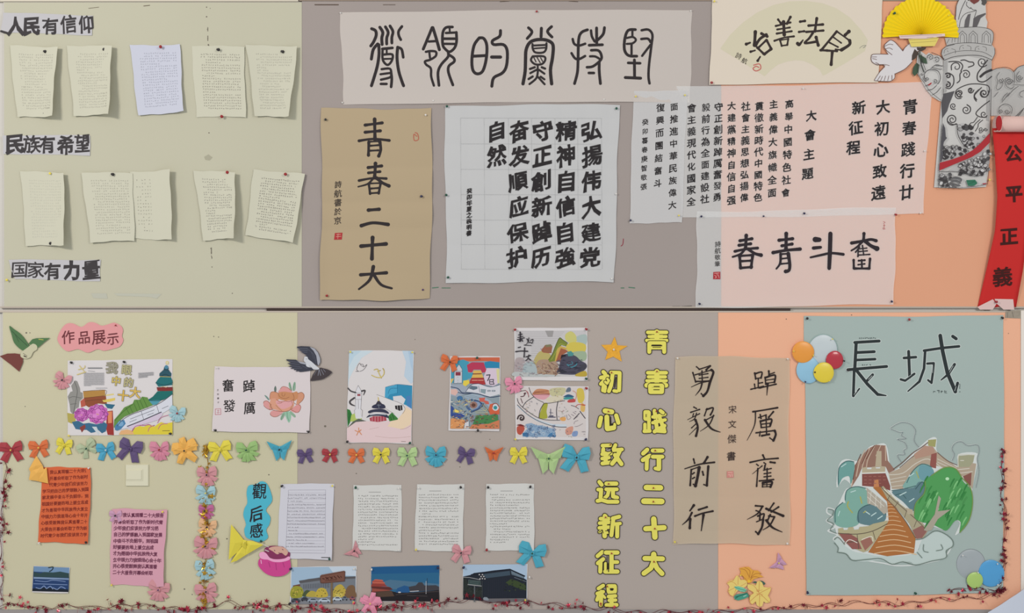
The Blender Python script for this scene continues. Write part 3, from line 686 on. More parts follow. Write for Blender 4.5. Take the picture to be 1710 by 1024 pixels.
# print on the wings
t.h0 = 5.5; t.at(1530, 0, 6.4)
t.s('6 285,640 225,600 150,570|6 45,590 60,680 90,760|6 35,640 45,720 70,780|6 70,825 70,860 90,880|6 150,735 200,700 262,715|5 185,705 275,712|6 160,730 230,745 262,745|6 85,925 130,905|6 105,970 160,960 205,920|6 160,1020 210,990 250,940', DK)
t.p('110,915 150,885 150,905 120,925', (170, 44, 48))
for a in [spiral(140, 622, 36, 1.4, 3, 7), spiral(205, 650, 34, 1.1, 4, 7), spiral(105, 855, 22, 1.4, 2, 7), spiral(188, 880, 24, 1.3, -2, 7), spiral(45, 800, 14, 1.1, 0, 6)]: t.line(a, DK)
t.s('7 80,850 75,800 110,760 160,750 220,770 245,830 235,880 215,905|5 30,540 10,620 10,790 70,890 140,990 250,1080', DK)
t.s('5 875,780 845,830 855,880 840,950 865,965 900,930 905,880|5 930,880 940,850 970,840 1000,860 1030,880|5 1030,930 1000,955 950,930 930,880|5 790,762 860,735 950,728 1010,755 1035,800 1030,900|5 1035,770 1080,722 1150,700|5 1085,770 1055,820 1060,870 1100,880|4 1020,915 1060,910 1100,915 1150,915|5 960,1000 920,1040 900,1080|5 1075,930 1020,970 960,1040|5 1150,970 1100,990 1090,1030 1120,1045', DK)
for a in [spiral(888, 870, 28, 1.4, -1, 6), spiral(975, 875, 34, 1.5, 0, 7), spiral(1090, 835, 30, 1.5, 0, 6), spiral(955, 1200, 28, 1.4, 0, 6), spiral(890, 1200, 24, 1.4, 2, 6)]: t.line(a, DK)
t.s('5 870,1210 870,1160 920,1120 980,1130 1010,1170 1000,1220|6 1010,1260 1060,1240 1100,1200 1150,1150|6 1040,1270 1090,1230 1130,1170|5 820,1040 860,990|5 900,1100 980,1000', DK)
t.flush('wing_drawing')
pin(1651, 300, 'yellow', 'at the lower right corner of the pillar cut-out', h=5)

# ---- dove
t = Thing('dove_cutout', 'white paper dove cut-out with a green olive branch in its beak', 'cutout', 1490, 137, 9.0)
t.at(1440, 0, 5.689)
t.slab('bird', '220,410 265,385 300,405 340,450 380,485 420,430 470,400 540,420 560,470 500,500 465,590 400,660 300,710 300,750 260,775 105,772 150,700 210,640 200,620 110,612 80,580 75,540 100,520 240,518 200,450', 1.0, m_cutw, h=9.0)
t.slab('olive_leaf', '490,470 520,500 500,560 462,580 465,530', .6, mat('dark_leaf_paper', (72, 62, 56), .8), h=10.2)
t.slab('olive_leaf', '505,600 535,620 525,690 490,728 468,700 475,650', .6, mat('green_leaf_paper', (64, 84, 66), .8), h=10.2)
t.slab('olive_leaf', '510,455 600,455 590,475 555,490 515,480', .6, mat('dark_leaf_paper', (60, 54, 50), .8), h=10.4)
t.slab('olive_leaf', '535,520 600,560 610,610 560,600 545,560', .6, mat('green_leaf_paper', (64, 84, 66), .8), h=10.0)
t.h0 = 9.1
t.s('6 240,520 100,520 78,548 85,590 120,615 145,622 148,612 120,600|5 90,560 130,570|5 85,545 130,545|5 250,628 210,618 150,618|5 210,625 150,700 108,765|5 135,770 165,725|5 165,775 185,730|5 200,772 215,725|5 235,770 245,725|6 275,765 275,720|5 108,770 250,778 300,745 302,705|6 275,525 220,480 202,440 230,405 265,385 310,410 350,455 378,490|5 205,445 250,425 285,430|5 215,470 250,460 280,475|6 300,708 390,665 440,620 468,590|5 380,488 400,455 440,420', (104, 74, 70))
t.s('7 520,500 540,560 560,640 580,690|6 540,480 545,540', (66, 78, 60))
t.flush('drawn_outline')

# ---- yellow folding fan
t = Thing('paper_fan', 'bright yellow pleated half-round paper fan with pale paper strips at its pivot', 'fan', 1536, 80, 2.0)
cx, cy, R, n = 1536.0, 60.0, 63.0, 56
vs = []; fs = []
for i in range(n + 1):
    a = math.radians(lerp(183.5, -4.0, i / n)); z = (10.0 if i % 2 else 14.0); zz = 14 if i % 2 == 0 else 7.0
    rr = R * (1 + .018 * math.sin(i * 2.1))
    vs += [P(cx + 2 * math.cos(a), cy - 2 * math.sin(a), z), P(cx + rr * .5 * math.cos(a), cy - rr * .5 * math.sin(a), z * .5 + zz * .5),
           P(cx + rr * math.cos(a), cy - rr * math.sin(a), zz)]
for i in range(n):
    for j in range(2): fs.append([i * 3 + j, i * 3 + j + 1, i * 3 + j + 4, i * 3 + j + 3])
m_fan = mat('yellow_fan_paper', (232, 204, 22), .6)
o = mesh_obj('pleated_leaf', vs, fs, m_fan, t.root); md = o.modifiers.new('thickness', 'SOLIDIFY'); md.thickness = .0006
t.at(1440, 0, 5.689)
t.slab('pink_strip', '335,345 770,328 772,352 680,362 590,376 345,375', 1.2, mat('pink_white_paper', (214, 190, 186), .7), h=17)
t.slab('yellow_strip', '425,380 675,358 715,368 675,445 455,452', 1.5, mat('pale_yellow_paper', (214, 196, 104), .7), h=15.6)
t.h0 = 17.1; t.s('4 350,355 500,348 600,342 740,340|4 600,365 660,362', (170, 140, 134)); t.h0 = 15.7; t.s('5 430,388 660,375 705,370|4 450,415 690,398', (180, 160, 80)); t.flush('crease_lines')
pin(1491, 24, 'green', 'on the left part of the yellow paper fan', h=13); pin(1582, 27, 'yellow', 'on the right part of the yellow paper fan', h=13, size=.7)

# ---- red scroll
t = Thing('red_scroll', 'hanging red paper scroll with a rolled top and the characters 公平正義', 'scroll', 1665, 516, 3.0)
m_red = mat('red_scroll_paper', (190, 34, 32), .7); m_back = mat('pink_back_of_scroll', (214, 180, 172), .7)
Lx = [(222, 1655), (260, 1658), (330, 1661.5), (385, 1658), (450, 1645), (513, 1632)]; Rx = [(222, 1722), (330, 1717), (385, 1712), (450, 1706), (513, 1696)]
def ip(T, y):
    for (a, b), (c, d) in zip(T, T[1:]):
        if y <= c: return lerp(b, d, (y - a) / (c - a))
    return T[-1][1]
def sh(y): 
    q = (y - 222) / 291.; return 12 * (1 - q) + 14 * math.sin(math.pi * q) + 2
t.hf = lambda x, y: sh(y) - 1.5 + 1.5 * math.cos((x - 1680) / 20.)
vs = []; fs = []; nx, ny = 8, 40
for s_ in (0, 1):
    for j in range(ny + 1):
        y = lerp(215, 513, j / ny)
        for i in range(nx + 1):
            x = lerp(ip(Lx, y), ip(Rx, y), i / nx); vs.append(P(x, y + (2 * math.sin(i * .8) if j == ny else 0), t.height(x, y) - s_ * .4))
W = nx + 1; N = W * (ny + 1)
for j in range(ny):
    for i in range(nx):
        a = j * W + i; fs.append([a, a + W, a + W + 1, a + 1]); a += N; fs.append([a, a + 1, a + W + 1, a + W])
for j in range(ny):
    fs.append([j * W, j * W + N, (j + 1) * W + N, (j + 1) * W]); a = j * W + nx; fs.append([a, a + W, a + W + N, a + N])
for i in range(nx): a = ny * W + i; fs.append([a, a + N, a + N + 1, a + 1])
mesh_obj('hanging_strip', vs, fs, m_red, t.root, smooth=True)
def roll(name, x0, x1, cy, r, hh, m, skew=0):
    vs = []; fs = []; k = 24
    for ri, (rr, x_) in enumerate([(r, x0), (r, x1), (r - .6, x1), (r - .6, x0)]):
        for i in range(k):
            a = 2 * math.pi * i / k; vs.append(P(x_ + (skew * math.sin(a) if x_ == x0 else 0), cy - rr * math.sin(a), hh + rr * 2.6 * math.cos(a)))
    for q in range(4):
        for i in range(k): fs.append([q * k + i, ((q + 1) % 4) * k + i, ((q + 1) % 4) * k + (i + 1) % k, q * k + (i + 1) % k])
    return mesh_obj(name, vs, fs, m, t.root, smooth=True)
roll('rolled_end', 1656.5, 1726, 209.5, 13.0, 36, m_back, 0)
t.at(1530, 150, 5.689)
t.slab('roll_mouth', [(724 + 27 * math.cos(a), 342 + 72 * math.sin(a)) for a in [2 * math.pi * i / 20 for i in range(20)]], 6, mat('red_inside_of_scroll', (158, 30, 34), .7), h=70)
t.slab('roll_mouth_rim', [(727 + 28 * math.cos(a), 342 + 76 * math.sin(a)) for a in [2 * math.pi * i / 20 for i in range(20)]], 5, m_back, h=69.4)
t.at(1540, 150, 2.765); t.z = 1.6
for c, x, y, w_ in [('公', 411, 298, 76), ('平', 412, 484, 76), ('正', 390, 680, 80), ('義', 364, 866, 88)]: t.ch(c, x, y, w_, (66, 22, 20), 3.0, w_, -2, .05); t.flush('character')
t.at(1100, 480, 2.803)
t.slab('tape_piece', '1488,92 1560,56 1578,76 1560,104 1500,104', .4, mat('pinkish_tape', (210, 182, 178), .6), h=8)
t.slab('tape_piece', '1568,54 1655,56 1660,104 1610,104 1578,76', .4, mat('pinkish_tape', (210, 182, 178), .6), h=9)
pin(1660, 504, 'red', 'on the taped foot of the red scroll', h=10); 
# ---------------------------------------------------------------- lower board: sheets and drawings
gap = 'drawings on the lower board'
OUT = (66, 56, 58)
# ---- poster 我眼中的二十大
t = Paper('drawing_sheet', 'landscape drawing sheet titled 我眼中的二十大 with purple peonies, a temple and a train', 'drawing', [(113, 602), (288, 600), (288, 727), (113, 727)], m_white, h=1.0, curl=lambda u, v: 1.5 * (2 * u - 1) ** 2, wob=.4)
t.at(110, 598, 7.757)
t.p('25,500 60,440 90,430 70,360 120,290 150,300 185,390 190,440 220,450 225,520 180,560 170,640 130,660 100,740 60,690 50,600', (140, 138, 134)); t.s('8 110,300 150,420 130,560 100,720|6 40,520 100,500 200,520|6 60,600 140,590', (92, 92, 90))
t.p('225,432 510,415 512,485 440,505 235,520', (178, 128, 58)); t.p('235,515 520,490 535,600 420,590 300,640 240,600', (146, 74, 46)); t.p('190,560 240,520 260,620 200,640', (186, 84, 66))
t.p('500,480 620,460 625,478 520,492', (216, 196, 110)); t.p('475,545 640,515 640,548 560,570 490,570', (218, 190, 84)); t.s('4 235,518 400,500 520,486|5 225,432 510,415 512,485|4 250,560 400,540 520,545', (90, 56, 36))
t.p('540,690 610,680 625,1000 545,995 520,900', (160, 48, 44)); t.p('545,700 600,690 600,840 550,845', (222, 130, 82)); t.p('20,710 120,730 130,820 80,850 30,830', (176, 160, 72))
t.p('500,590 640,605 600,660 540,650', (48, 104, 134)); t.p('80,830 160,810 230,850 300,840 400,860 500,830 540,860 520,950 470,975 420,930 380,960 330,970 270,930 200,930 130,920', (52, 104, 140))
t.p('180,900 250,860 260,900 210,965', (140, 60, 54)); t.p('340,890 400,890 440,980 420,990', (190, 200, 206))
def flower(cx, cy, r, c1, c2, c3, n=9, seed=1):
    rr = random.Random(seed)
    q = []
    for i in range(n * 4):
        a = 2 * math.pi * i / (n * 4); q.append((cx + r * (1 + .07 * math.cos(n * a)) * math.cos(a), cy + r * .92 * (1 + .07 * math.cos(n * a)) * math.sin(a)))
    t.p(q, c1)
    for ring, (k, m_) in enumerate([(.82, 7), (.62, 6), (.42, 5)]):
        for i in range(m_):
            a = 2 * math.pi * (i + .5 * ring) / m_ + rr.uniform(-.2, .2); x = cx + r * k * math.cos(a) * .85; y = cy + r * k * .8 * math.sin(a)
            t.disc(x, y, r * .26, r * .22, c2 if (i + ring) % 2 else c1, 10)
            t.line([(x + r * .26 * math.cos(a + s_), y + r * .22 * math.sin(a + s_), r * .05) for s_ in (-1.2, -.6, 0, .6, 1.2)], c3)
    t.disc(cx, cy, r * .2, r * .2, c2, 10); t.s('%f %f,%f %f,%f' % (r * .06, cx - r * .1, cy, cx + r * .1, cy + r * .05), (200, 150, 60))
flower(205, 735, 95, (184, 84, 170), (206, 112, 192), (112, 36, 108), seed=2); flower(415, 725, 135, (196, 92, 180), (214, 124, 200), (120, 40, 116), 11, 5)
# temple
t.p('1300,90 1335,130 1330,150 1370,200 1365,240 1215,235 1215,200 1270,150 1275,120', (40, 84, 100)); t.p('1230,240 1360,240 1385,300 1380,350 1200,370 1165,320 1200,270', (28, 110, 116)); t.p('1180,380 1385,375 1385,430 1190,425', (134, 44, 42))
t.p('1190,430 1385,425 1385,480 1270,540 1150,560 1060,545 1130,500', (24, 108, 104)); t.p('1060,550 1240,545 1180,600 1110,615', (70, 150, 170)); t.disc(1315, 62, 20, 22, (214, 196, 110)); t.disc(1315, 62, 10, 12, (206, 200, 190)); t.disc(1305, 118, 26, 24, (70, 130, 160))
t.s('6 1230,240 1290,210 1360,245|5 1165,320 1280,350 1385,320|5 1270,150 1340,160|4 1180,380 1385,378|5 1060,548 1180,555 1260,540', (26, 50, 60)); t.s('6 1220,240 1360,245|4 1240,378 1260,370 1300,380 1320,370', (210, 180, 90))
# great wall, train
t.p('630,800 700,720 760,640 870,590 890,540 960,540 990,500 1060,510 1070,540 1130,610 900,700 760,760 680,830 660,900 625,900', (96, 142, 62))
t.s('6 640,810 720,720 800,650 870,600|5 780,640 830,730|5 830,620 870,710|5 880,580 930,690|5 920,545 970,670|5 960,540 1010,650|5 1000,510 1060,640', (52, 92, 40))
t.p('660,890 720,800 860,730 1000,680 1150,620 1260,560 1380,470 1385,640 1250,720 1000,830 820,900 700,930', (204, 206, 218)); t.p('800,890 1000,810 1240,700 1260,730 1200,800 1000,860 860,920', (202, 186, 208))
t.p('640,930 640,880 700,810 760,800 780,850 720,920 670,940', (66, 124, 170)); t.disc(715, 850, 38, 34, (110, 160, 200))
t.s('7 670,880 740,800 860,730 1000,680 1150,620 1260,560 1385,465|12 800,885 1000,805 1240,700|5 980,690 1010,790|5 1180,615 1210,710|5 830,830 920,795|5 1060,740 1140,712|5 1250,655 1330,620|5 840,790 980,735 1150,670', (60, 62, 74))
t.p('700,985 730,940 790,925 830,950 870,950 900,900 960,880 1010,890 1060,870 1110,870 1150,890 1200,850 1240,830 1300,850 1385,830 1385,990 700,992', (216, 196, 46)); t.p('690,990 720,940 800,925 860,940 890,985', (222, 166, 110))
t.s('8 860,950 900,890 960,870 1030,870 1080,860 1110,880|8 1070,950 1090,900 1150,870|8 1200,920 1240,860 1320,850|6 1190,840 1240,770 1330,740', (186, 72, 132))
# title and text
for c, x, y, w_, cl in [('我', 600, 130, 150, (150, 146, 128)), ('眼', 790, 155, 130, (176, 170, 120)), ('中', 655, 300, 120, (200, 176, 86)), ('的', 815, 320, 125, (176, 168, 120)), ('十', 745, 490, 140, (214, 172, 66)), ('大', 900, 450, 140, (214, 176, 76))]:
    t.ch(c, x, y, w_, (130, 120, 90), 7, rot=6, step=True); t.ch(c, x, y, w_, cl, 2.5, rot=6, step=True)
t.s('12 150,215 260,180|10 165,150 240,130 250,100|10 180,100 240,170', (206, 186, 110)); t.s('14 292,130 470,130', (128, 128, 132)); t.s('4 290,165 380,175|4 390,390 540,388', (140, 140, 144))
for i in range(14): t.s('4.5 %d,%d %d,%d' % (235, 195 + i * 12.5, 500 if i < 13 else 330, 194 + i * 12.5), (150, 150, 154), False)
for i in range(6): t.s('5 %d,%d %d,%d' % (942, 196 + i * 12, 1138 if i < 4 else 1060, 184 + i * 12), (146, 146, 150), False)
t.s('5 1255,942 1350,940', (80, 70, 50)); t.flush('drawing')
for x, y, c, wh in [(118, 605, 'black', 'at the top left of the 我眼中的二十大 drawing'), (206, 604, 'black', 'on the top edge of the 我眼中的二十大 drawing'), (283, 724, 'black', 'at the bottom right of the 我眼中的二十大 drawing'), (114, 727, 'yellow', 'at the bottom left of the 我眼中的二十大 drawing')]: pin(x, y, c, wh, h=2, tx=.8)

# ---- orange and pink hand-written sheets
def hw(name, label, c4, m, col, rows, curl, text, x0f, cw, size, dil, sk=0.0, part='handwriting'):
    t = Paper(name, label, 'paper', c4, m, h=1.0, curl=curl, wob=1.0)
    TL, TR, BR, BL = c4; t.z += .01; k = 0
    for (v, u0, n, slope) in rows:
        for i in range(n):
            u = u0 + i * cw; x = lerp(lerp(TL[0], TR[0], u), lerp(BL[0], BR[0], u), v); y = lerp(lerp(TL[1], TR[1], u), lerp(BL[1], BR[1], u), v) + slope * i
            t.ch(text[k % len(text)], x, y + rnd.uniform(-.4, .4), size * rnd.uniform(.85, 1.05), col, dil, size, rnd.uniform(-4, 4), .05); k += 1
    t.flush(part); return t
TX = '我认真观看二十大报告开幕会听取了作为新时代青少年我们应该努力学习把自己的梦想融入到国家发展中奋斗不负韶华，到祖国最需要的地方去立志成才为实现中华民族伟大复兴贡献力量我现场心情十分激动很受鼓舞'.replace('献', '现').replace('最', '好').replace('贡', '中').replace('激动', '开心').replace('兴', '立').replace('需', '要').replace('方', '上').replace('去', '要').replace('实', '是').replace('量', '力').replace('情', '会').replace('分', '年')
load_glyphs(TX)
t = hw('letter_sheet', 'orange paper sheet filled with dark red handwriting, below the orange bow', [(70, 781), (153, 780), (149, 907), (65, 906)], mat('orange_paper', (206, 98, 58), .75), (138, 44, 30),
   [(.065 + .0845 * i, .07 if i > 2 else .2, 12 if i > 2 else 10, -.28) for i in range(11)], lambda u, v: 10 * max(0, u - .8) / .2 * .4 * (v > -1) + 5 * max(0, u - .5) ** 1.5 + 4 * v * v, TX, 0, .078, 6.4, .22)
t = hw('letter_sheet', 'dusty pink paper sheet with ten lines of purple brown handwriting', [(187, 850), (279, 851), (274, 979), (184, 977)], mat('dusty_pink_paper', (206, 152, 168), .75), (118, 58, 84),
   [(.08, .24, 10, -.05)] + [(.17 + .083 * i, .08, [12, 11, 12, 11, 10, 11, 12, 11, 10][i], -.05) for i in range(9)], lambda u, v: 11 * max(0, u - .6) / .4 * (.3 + .7 * v) + 2, TX, 0, .075, 7.0, .3)
for x, y, c, wh in [(150, 781, 'white', 'at the top right of the orange sheet'), (146, 904, 'black', 'at the bottom right of the orange sheet'), (67, 906, 'white', 'at the bottom left of the orange sheet'), (273, 854, 'yellow', 'at the top right of the pink sheet'), (187, 976, 'yellow', 'at the bottom left of the pink sheet')]: pin(x, y, c, wh, h=4)

# ---- dark blue landscape photo
t = Paper('photo_print', 'small dark blue landscape photo print with white writing, at the lower left', 'photo', [(57, 945), (117, 948), (114, 991), (54, 989)], m_white, h=2.0, curl=lambda u, v: 3 * u * u, wob=.3)
t.at(0, 720, 3.369)
t.p('191,760 392,768 388,905 184,900', (34, 62, 112)); t.p('191,760 392,768 391,800 192,790', (104, 138, 178)); t.p('192,792 230,800 250,792 300,795 340,790 391,800 390,825 192,820', (44, 70, 74)); t.p('192,820 390,828 390,836 192,830', (120, 144, 180)); t.p('185,885 250,880 386,890 388,905 184,900', (26, 34, 46))
t.s('4 205,880 230,885 250,870 265,885 285,872 300,888|4 300,880 325,890 345,875 370,885|3 200,840 260,846 300,838 370,846|3 192,858 380,864', (126, 150, 196)); t.s('6 275,768 300,765 295,780 280,790', (30, 50, 60)); t.flush('picture', material=GLOSSY)

# ---- peony sheet
t = Paper('drawing_sheet', 'white sheet with brush writing 踔厲奮發 beside an orange pink peony', 'drawing', [(359, 612), (519, 614), (517, 723), (355, 720)], mat('pinkish_white_paper', (208, 198, 200), .75), h=1.5, curl=lambda u, v: 5 * u * u * v + 1.5 * (1 - u) ** 2, wob=.5)
t.at(290, 560, 4.454)
for c, x, y in [('奮', 408, 376), ('發', 415, 526), ('踔', 562, 380), ('厲', 568, 542)]: t.ch(c, x, y, 88, (48, 44, 46), 1.8, 92, 0, .1, jit=.02, step=True)
t.column('王怡書于', 330, 408, 334, 500, 15, (100, 90, 90), .3)
t.s('4 312,548 352,546 354,588 312,590 312,548|3 325,560 342,560|3 322,575 345,574|3 333,555 332,582', (190, 110, 122), False)
t.at(425, 630, 12.05)
LG = (134, 168, 142); LD = (96, 112, 106)
for q, c in [('700,105 725,120 760,270 720,250 690,160', LG), ('800,100 830,120 825,250 780,275 770,200', LG), ('425,175 445,230 435,300 405,290 400,220', LD), ('205,360 250,380 300,440 290,465 235,410', (110, 140, 132)), ('600,700 560,740 525,830 550,865 600,800 625,730', LG), ('630,690 620,760 690,910 730,860 740,760 700,690', (140, 186, 158)), ('720,680 760,700 830,770 820,810 770,780 720,720', LG)]: t.p(q, c, True)
PK = (214, 144, 142); OR = (198, 132, 88); OD = (150, 88, 62)
for q, c in [('185,520 215,480 280,480 330,560 360,640 320,660 240,620 190,570', PK), ('320,730 350,680 450,670 590,690 520,740 450,790 370,795', PK), ('740,650 880,540 935,580 920,660 850,715 760,690', (216, 140, 138)), ('870,330 940,305 1000,340 1000,420 920,520 850,550 860,430', (206, 140, 108)),
             ('310,440 330,310 380,290 480,320 500,440 400,470', (206, 138, 104)), ('520,240 560,190 640,200 720,240 760,300 690,320 560,320 480,300', PK), ('480,320 600,290 760,310 860,290 880,400 800,480 640,470 500,440', OR),
             ('300,560 340,440 440,430 520,480 760,460 800,560 740,640 600,690 420,650 320,620', (214, 148, 120)), ('450,470 620,480 760,470 770,540 700,600 560,640 450,540', (218, 152, 156))]: t.p(q, c, True)
t.s('9 185,520 200,485 260,478 320,540 360,640|9 320,730 340,770 400,795 470,785 560,730|8 740,650 860,710 915,670 935,590 880,545|9 870,330 950,305 1000,360 980,450 900,530|8 310,440 325,320 390,290 480,320|8 520,240 570,190 660,205 740,270|10 300,640 420,670 560,690 680,680 770,620|8 440,440 520,500 620,480 700,490 790,450|7 560,310 560,370 600,380 620,330|8 480,330 520,400 620,430 700,400|8 770,320 800,400 790,500 850,550|8 340,540 320,600 380,640|7 430,560 500,630 560,680|7 740,470 770,560 720,640|6 460,520 540,520 560,490|7 190,570 240,620 320,660', OD)
t.s('6 705,120 730,200 750,265|6 810,120 790,200 780,265|6 660,700 670,800 700,880|6 590,740 560,800 545,850', (80, 120, 100)); t.flush('drawing')
for x, y, c, wh in [(362, 614, 'white', 'at the top left of the peony sheet'), (358, 718, 'black', 'at the bottom left of the peony sheet'), (513, 720, 'black', 'at the bottom right of the peony sheet')]: pin(x, y, c, wh, h=3, tx=.8)

# ---- temple and rocket sheet
t = Paper('drawing_sheet', 'portrait drawing sheet of a round temple, rocket, white train and pale blue sky', 'drawing', [(583, 585), (691, 586), (687, 741), (579, 739)], m_white, h=1.2, curl=lambda u, v: 3 * (2 * u - 1) ** 2 * v, wob=.4)
t.at(575, 580, 6.208)
t.p('50,35 300,36 180,110 90,250 50,330 38,420', (190, 206, 216)); t.p('52,35 180,36 100,100 48,200', (176, 200, 216)); t.p('600,36 715,38 712,360 690,380 620,300 640,150', (178, 198, 216)); t.p('660,38 715,38 713,260 690,200', (164, 190, 214))
t.p('425,415 550,385 705,400 700,640 640,600 560,570 420,535', (42, 138, 182)); t.p('425,415 545,388 550,470 470,490 440,535 420,535', (60, 158, 200)); t.p('640,510 690,500 698,640 650,600', (64, 126, 186)); t.p('505,510 590,500 635,540 610,600 510,560', (206, 204, 208))
t.s('3 550,385 550,478|3 425,415 550,385 705,400|4 455,480 480,430 550,425', (28, 96, 140))
t.p('30,835 110,775 200,765 420,775 560,735 620,660 645,610 700,660 690,990 28,985', (218, 190, 192)); t.p('560,735 620,660 640,620 700,660 692,800 600,850 450,820 480,770', (226, 200, 168)); t.s('4 30,835 110,775 200,765|3 580,850 640,840 690,810|2 320,920 500,940 690,925|2 260,850 360,830', (170, 130, 120))
t.p('30,640 60,650 90,720 60,780 35,830', (46, 120, 54)); t.p('75,700 120,680 185,720 180,750 100,770 60,770', (170, 190, 90)); t.p('90,770 150,740 230,765 120,775 35,835', (90, 96, 86)); t.p('450,720 510,660 560,700 555,750 470,768', (56, 126, 58)); t.s('6 500,700 515,740|6 480,720 490,755', (30, 80, 34)); t.s('7 50,680 60,760|6 40,720 45,790', (34, 96, 40))
t.p('335,490 600,590 632,640 600,690 560,740 500,680 420,640 380,560', (212, 208, 208)); t.s('3 335,490 460,535 590,585 630,640 605,690|3 420,630 520,690', (110, 100, 100)); t.p('525,605 600,600 605,650 575,660 530,640', (44, 40, 44)); t.s('4 550,605 555,650|4 580,600 585,655', (200, 196, 196), False)
t.p('145,395 182,460 175,545 172,700 190,730 165,740 120,740 105,660 118,545 110,470', (208, 206, 212)); t.s('3 145,395 112,470 118,545 120,640|3 145,395 182,460 178,540 172,640|3 110,475 182,475|3 115,540 180,540|3 118,640 105,655 110,690|3 172,640 190,655 185,720|3 145,545 148,640', (100, 92, 96), False); t.p('135,485 168,485 168,505 135,505', (150, 60, 70))
t.s('14 40,425 70,455 120,470|16 180,455 215,450 200,495,8|18 105,525 60,560 70,590 112,608,8', (70, 66, 70))
NV = (52, 54, 78)
t.p('262,735 300,715 430,715 440,760 350,775 270,765', (176, 60, 76)); t.s('3 290,720 290,765|3 320,720 320,770|3 350,720 350,772|3 380,720 380,770|3 410,718 410,765', (226, 190, 190), False)
t.p('230,730 260,700 300,690 420,690 455,715 460,735 380,712 290,712', NV, True); t.p('248,665 300,645 400,640 455,670 458,690 400,675 310,672 260,685', NV, True); t.p('290,610 330,590 400,588 428,615 410,635 300,632', NV, True); t.p('355,545 395,590 325,592', (60, 56, 70)); t.s('8 352,520 355,555', (206, 180, 80)); t.s('7 270,700 340,690 430,698', (200, 206, 216)); t.s('4 340,600 380,600|4 355,590 360,630', (130, 140, 150))
t.s('4 118,250 150,250 130,235 140,190 160,165 170,180 180,175 195,180 200,205 235,180 215,215 190,240 160,250|3 165,180 190,200 200,190', (90, 84, 88))
t.s('9 285,290 330,310 380,312 410,280 412,240 400,220|9 310,235 345,228 360,270 385,320|8 345,250 375,240', (176, 150, 60)); t.s('4 288,290 330,308 380,310 408,280 410,245|4 315,236 345,232 360,270 383,315', (228, 206, 104))
t.s('8 150,835 155,870 180,905|8 112,862 150,875 175,855|8 130,910 150,870', (214, 132, 84)); t.s('3 590,975 640,978', (80, 80, 80)); t.flush('drawing')
for x, y, c, wh in [(585, 587, 'yellow', 'at the top left of the temple and rocket drawing'), (688, 588, 'yellow', 'at the top right of the temple and rocket drawing'), (581, 737, 'black', 'at the bottom left of the temple and rocket drawing'), (685, 739, 'green', 'at the bottom right of the temple and rocket drawing')]: pin(x, y, c, wh, h=2.5)

# ---- collage 73
t = Paper('drawing_sheet', 'crowded colourful print with an eye, a red gate tower and the number 73', 'drawing', [(752, 595), (836, 595), (834, 720), (749, 719)], m_white, h=1.5, curl=lambda u, v: 3 * u * u * v, wob=.3)
t.at(745, 590, 7.642)
t.p('65,55 685,52 680,962 52,960', (134, 150, 160))
t.p('65,55 685,52 685,115 600,110 500,100 300,105 160,90 65,150', (204, 92, 60)); t.p('62,150 170,90 220,80 290,110 270,380 62,380', (58, 150, 180)); t.p('490,115 560,100 680,115 680,190 520,190 490,180', (34, 130, 176)); t.p('265,150 330,115 480,118 520,240 460,250 440,210 350,210 330,245 280,240', (186, 50, 82))
t.p('350,220 445,220 480,320 320,320', (216, 170, 76)); t.p('270,250 350,250 320,320 270,330', (60, 150, 180)); t.s('12 340,265 450,262|12 325,320 480,318', (120, 50, 40)); t.p('320,318 480,318 505,400 440,400 290,385', (176, 48, 50)); t.s('6 330,345 400,345|6 410,345 475,345', (226, 180, 150))
t.p('520,190 670,190 660,390 600,420 510,400 480,300', (206, 186, 204)); t.p('640,200 680,200 680,380 655,385', (206, 200, 140)); t.s('14 515,280 560,275 550,310 530,350|11 555,340 555,390|11 555,338 605,335 600,365 565,365|11 600,365 612,395 560,395', (72, 68, 80), False)
t.p('165,140 205,200 205,380 100,385 105,230', (190, 192, 200)); t.s('5 165,140 105,225 100,385|5 165,140 205,205 205,380|4 105,230 205,230|4 100,385 205,380', (70, 70, 90), False); t.p('120,240 185,240 185,285 120,285', (140, 50, 66)); t.s('8 150,305 151,306|8 150,345 151,346|8 150,370 151,371', (120, 120, 140))
t.p('220,350 290,340 300,380 240,430 215,400', (222, 196, 60)); t.p('60,330 100,320 70,380 60,380', (214, 180, 80))
t.p('60,400 200,395 280,440 240,520 150,560 60,540', (150, 160, 176)); t.p('60,460 130,455 155,495 120,540 60,520', (214, 170, 160)); t.p('250,490 330,400 420,390 560,430 690,400 690,520 560,555 460,530 340,500', (200, 200, 208)); t.p('290,450 320,415 400,425 400,455 350,470', (90, 110, 126)); t.p('440,455 510,460 500,520 440,500', (130, 150, 160)); t.s('20 535,480 560,480|20 590,480 620,480', (90, 100, 116)); t.s('9 535,480 560,482|9 590,480 618,480', (170, 180, 190))
t.s('6 250,490 330,400 420,390 560,430 690,400|10 60,430 150,450 200,500 260,505 400,515 560,560 690,545|5 415,420 430,500|8 150,500 250,520 330,510', (44, 60, 96))
t.p('230,545 330,520 460,540 560,600 620,660 560,700 480,620 380,590 250,600', (150, 168, 186)); t.s('4 240,560 340,545 440,570|4 240,580 340,565 420,580', (90, 110, 120)); t.disc(175, 575, 38, 32, (60, 110, 160))
t.p('230,620 300,595 400,600 470,640 410,720 320,760 260,700', (70, 100, 150)); t.p('250,640 320,612 420,620 440,650 400,700 330,730 290,690', (130, 150, 180)); t.disc(350, 660, 50, 46, (150, 110, 100)); t.disc(350, 662, 26, 24, (96, 60, 50)); t.s('9 230,620 320,595 410,610 480,670 560,760|9 320,750 400,720 470,670|7 440,700 480,640', (40, 60, 100))
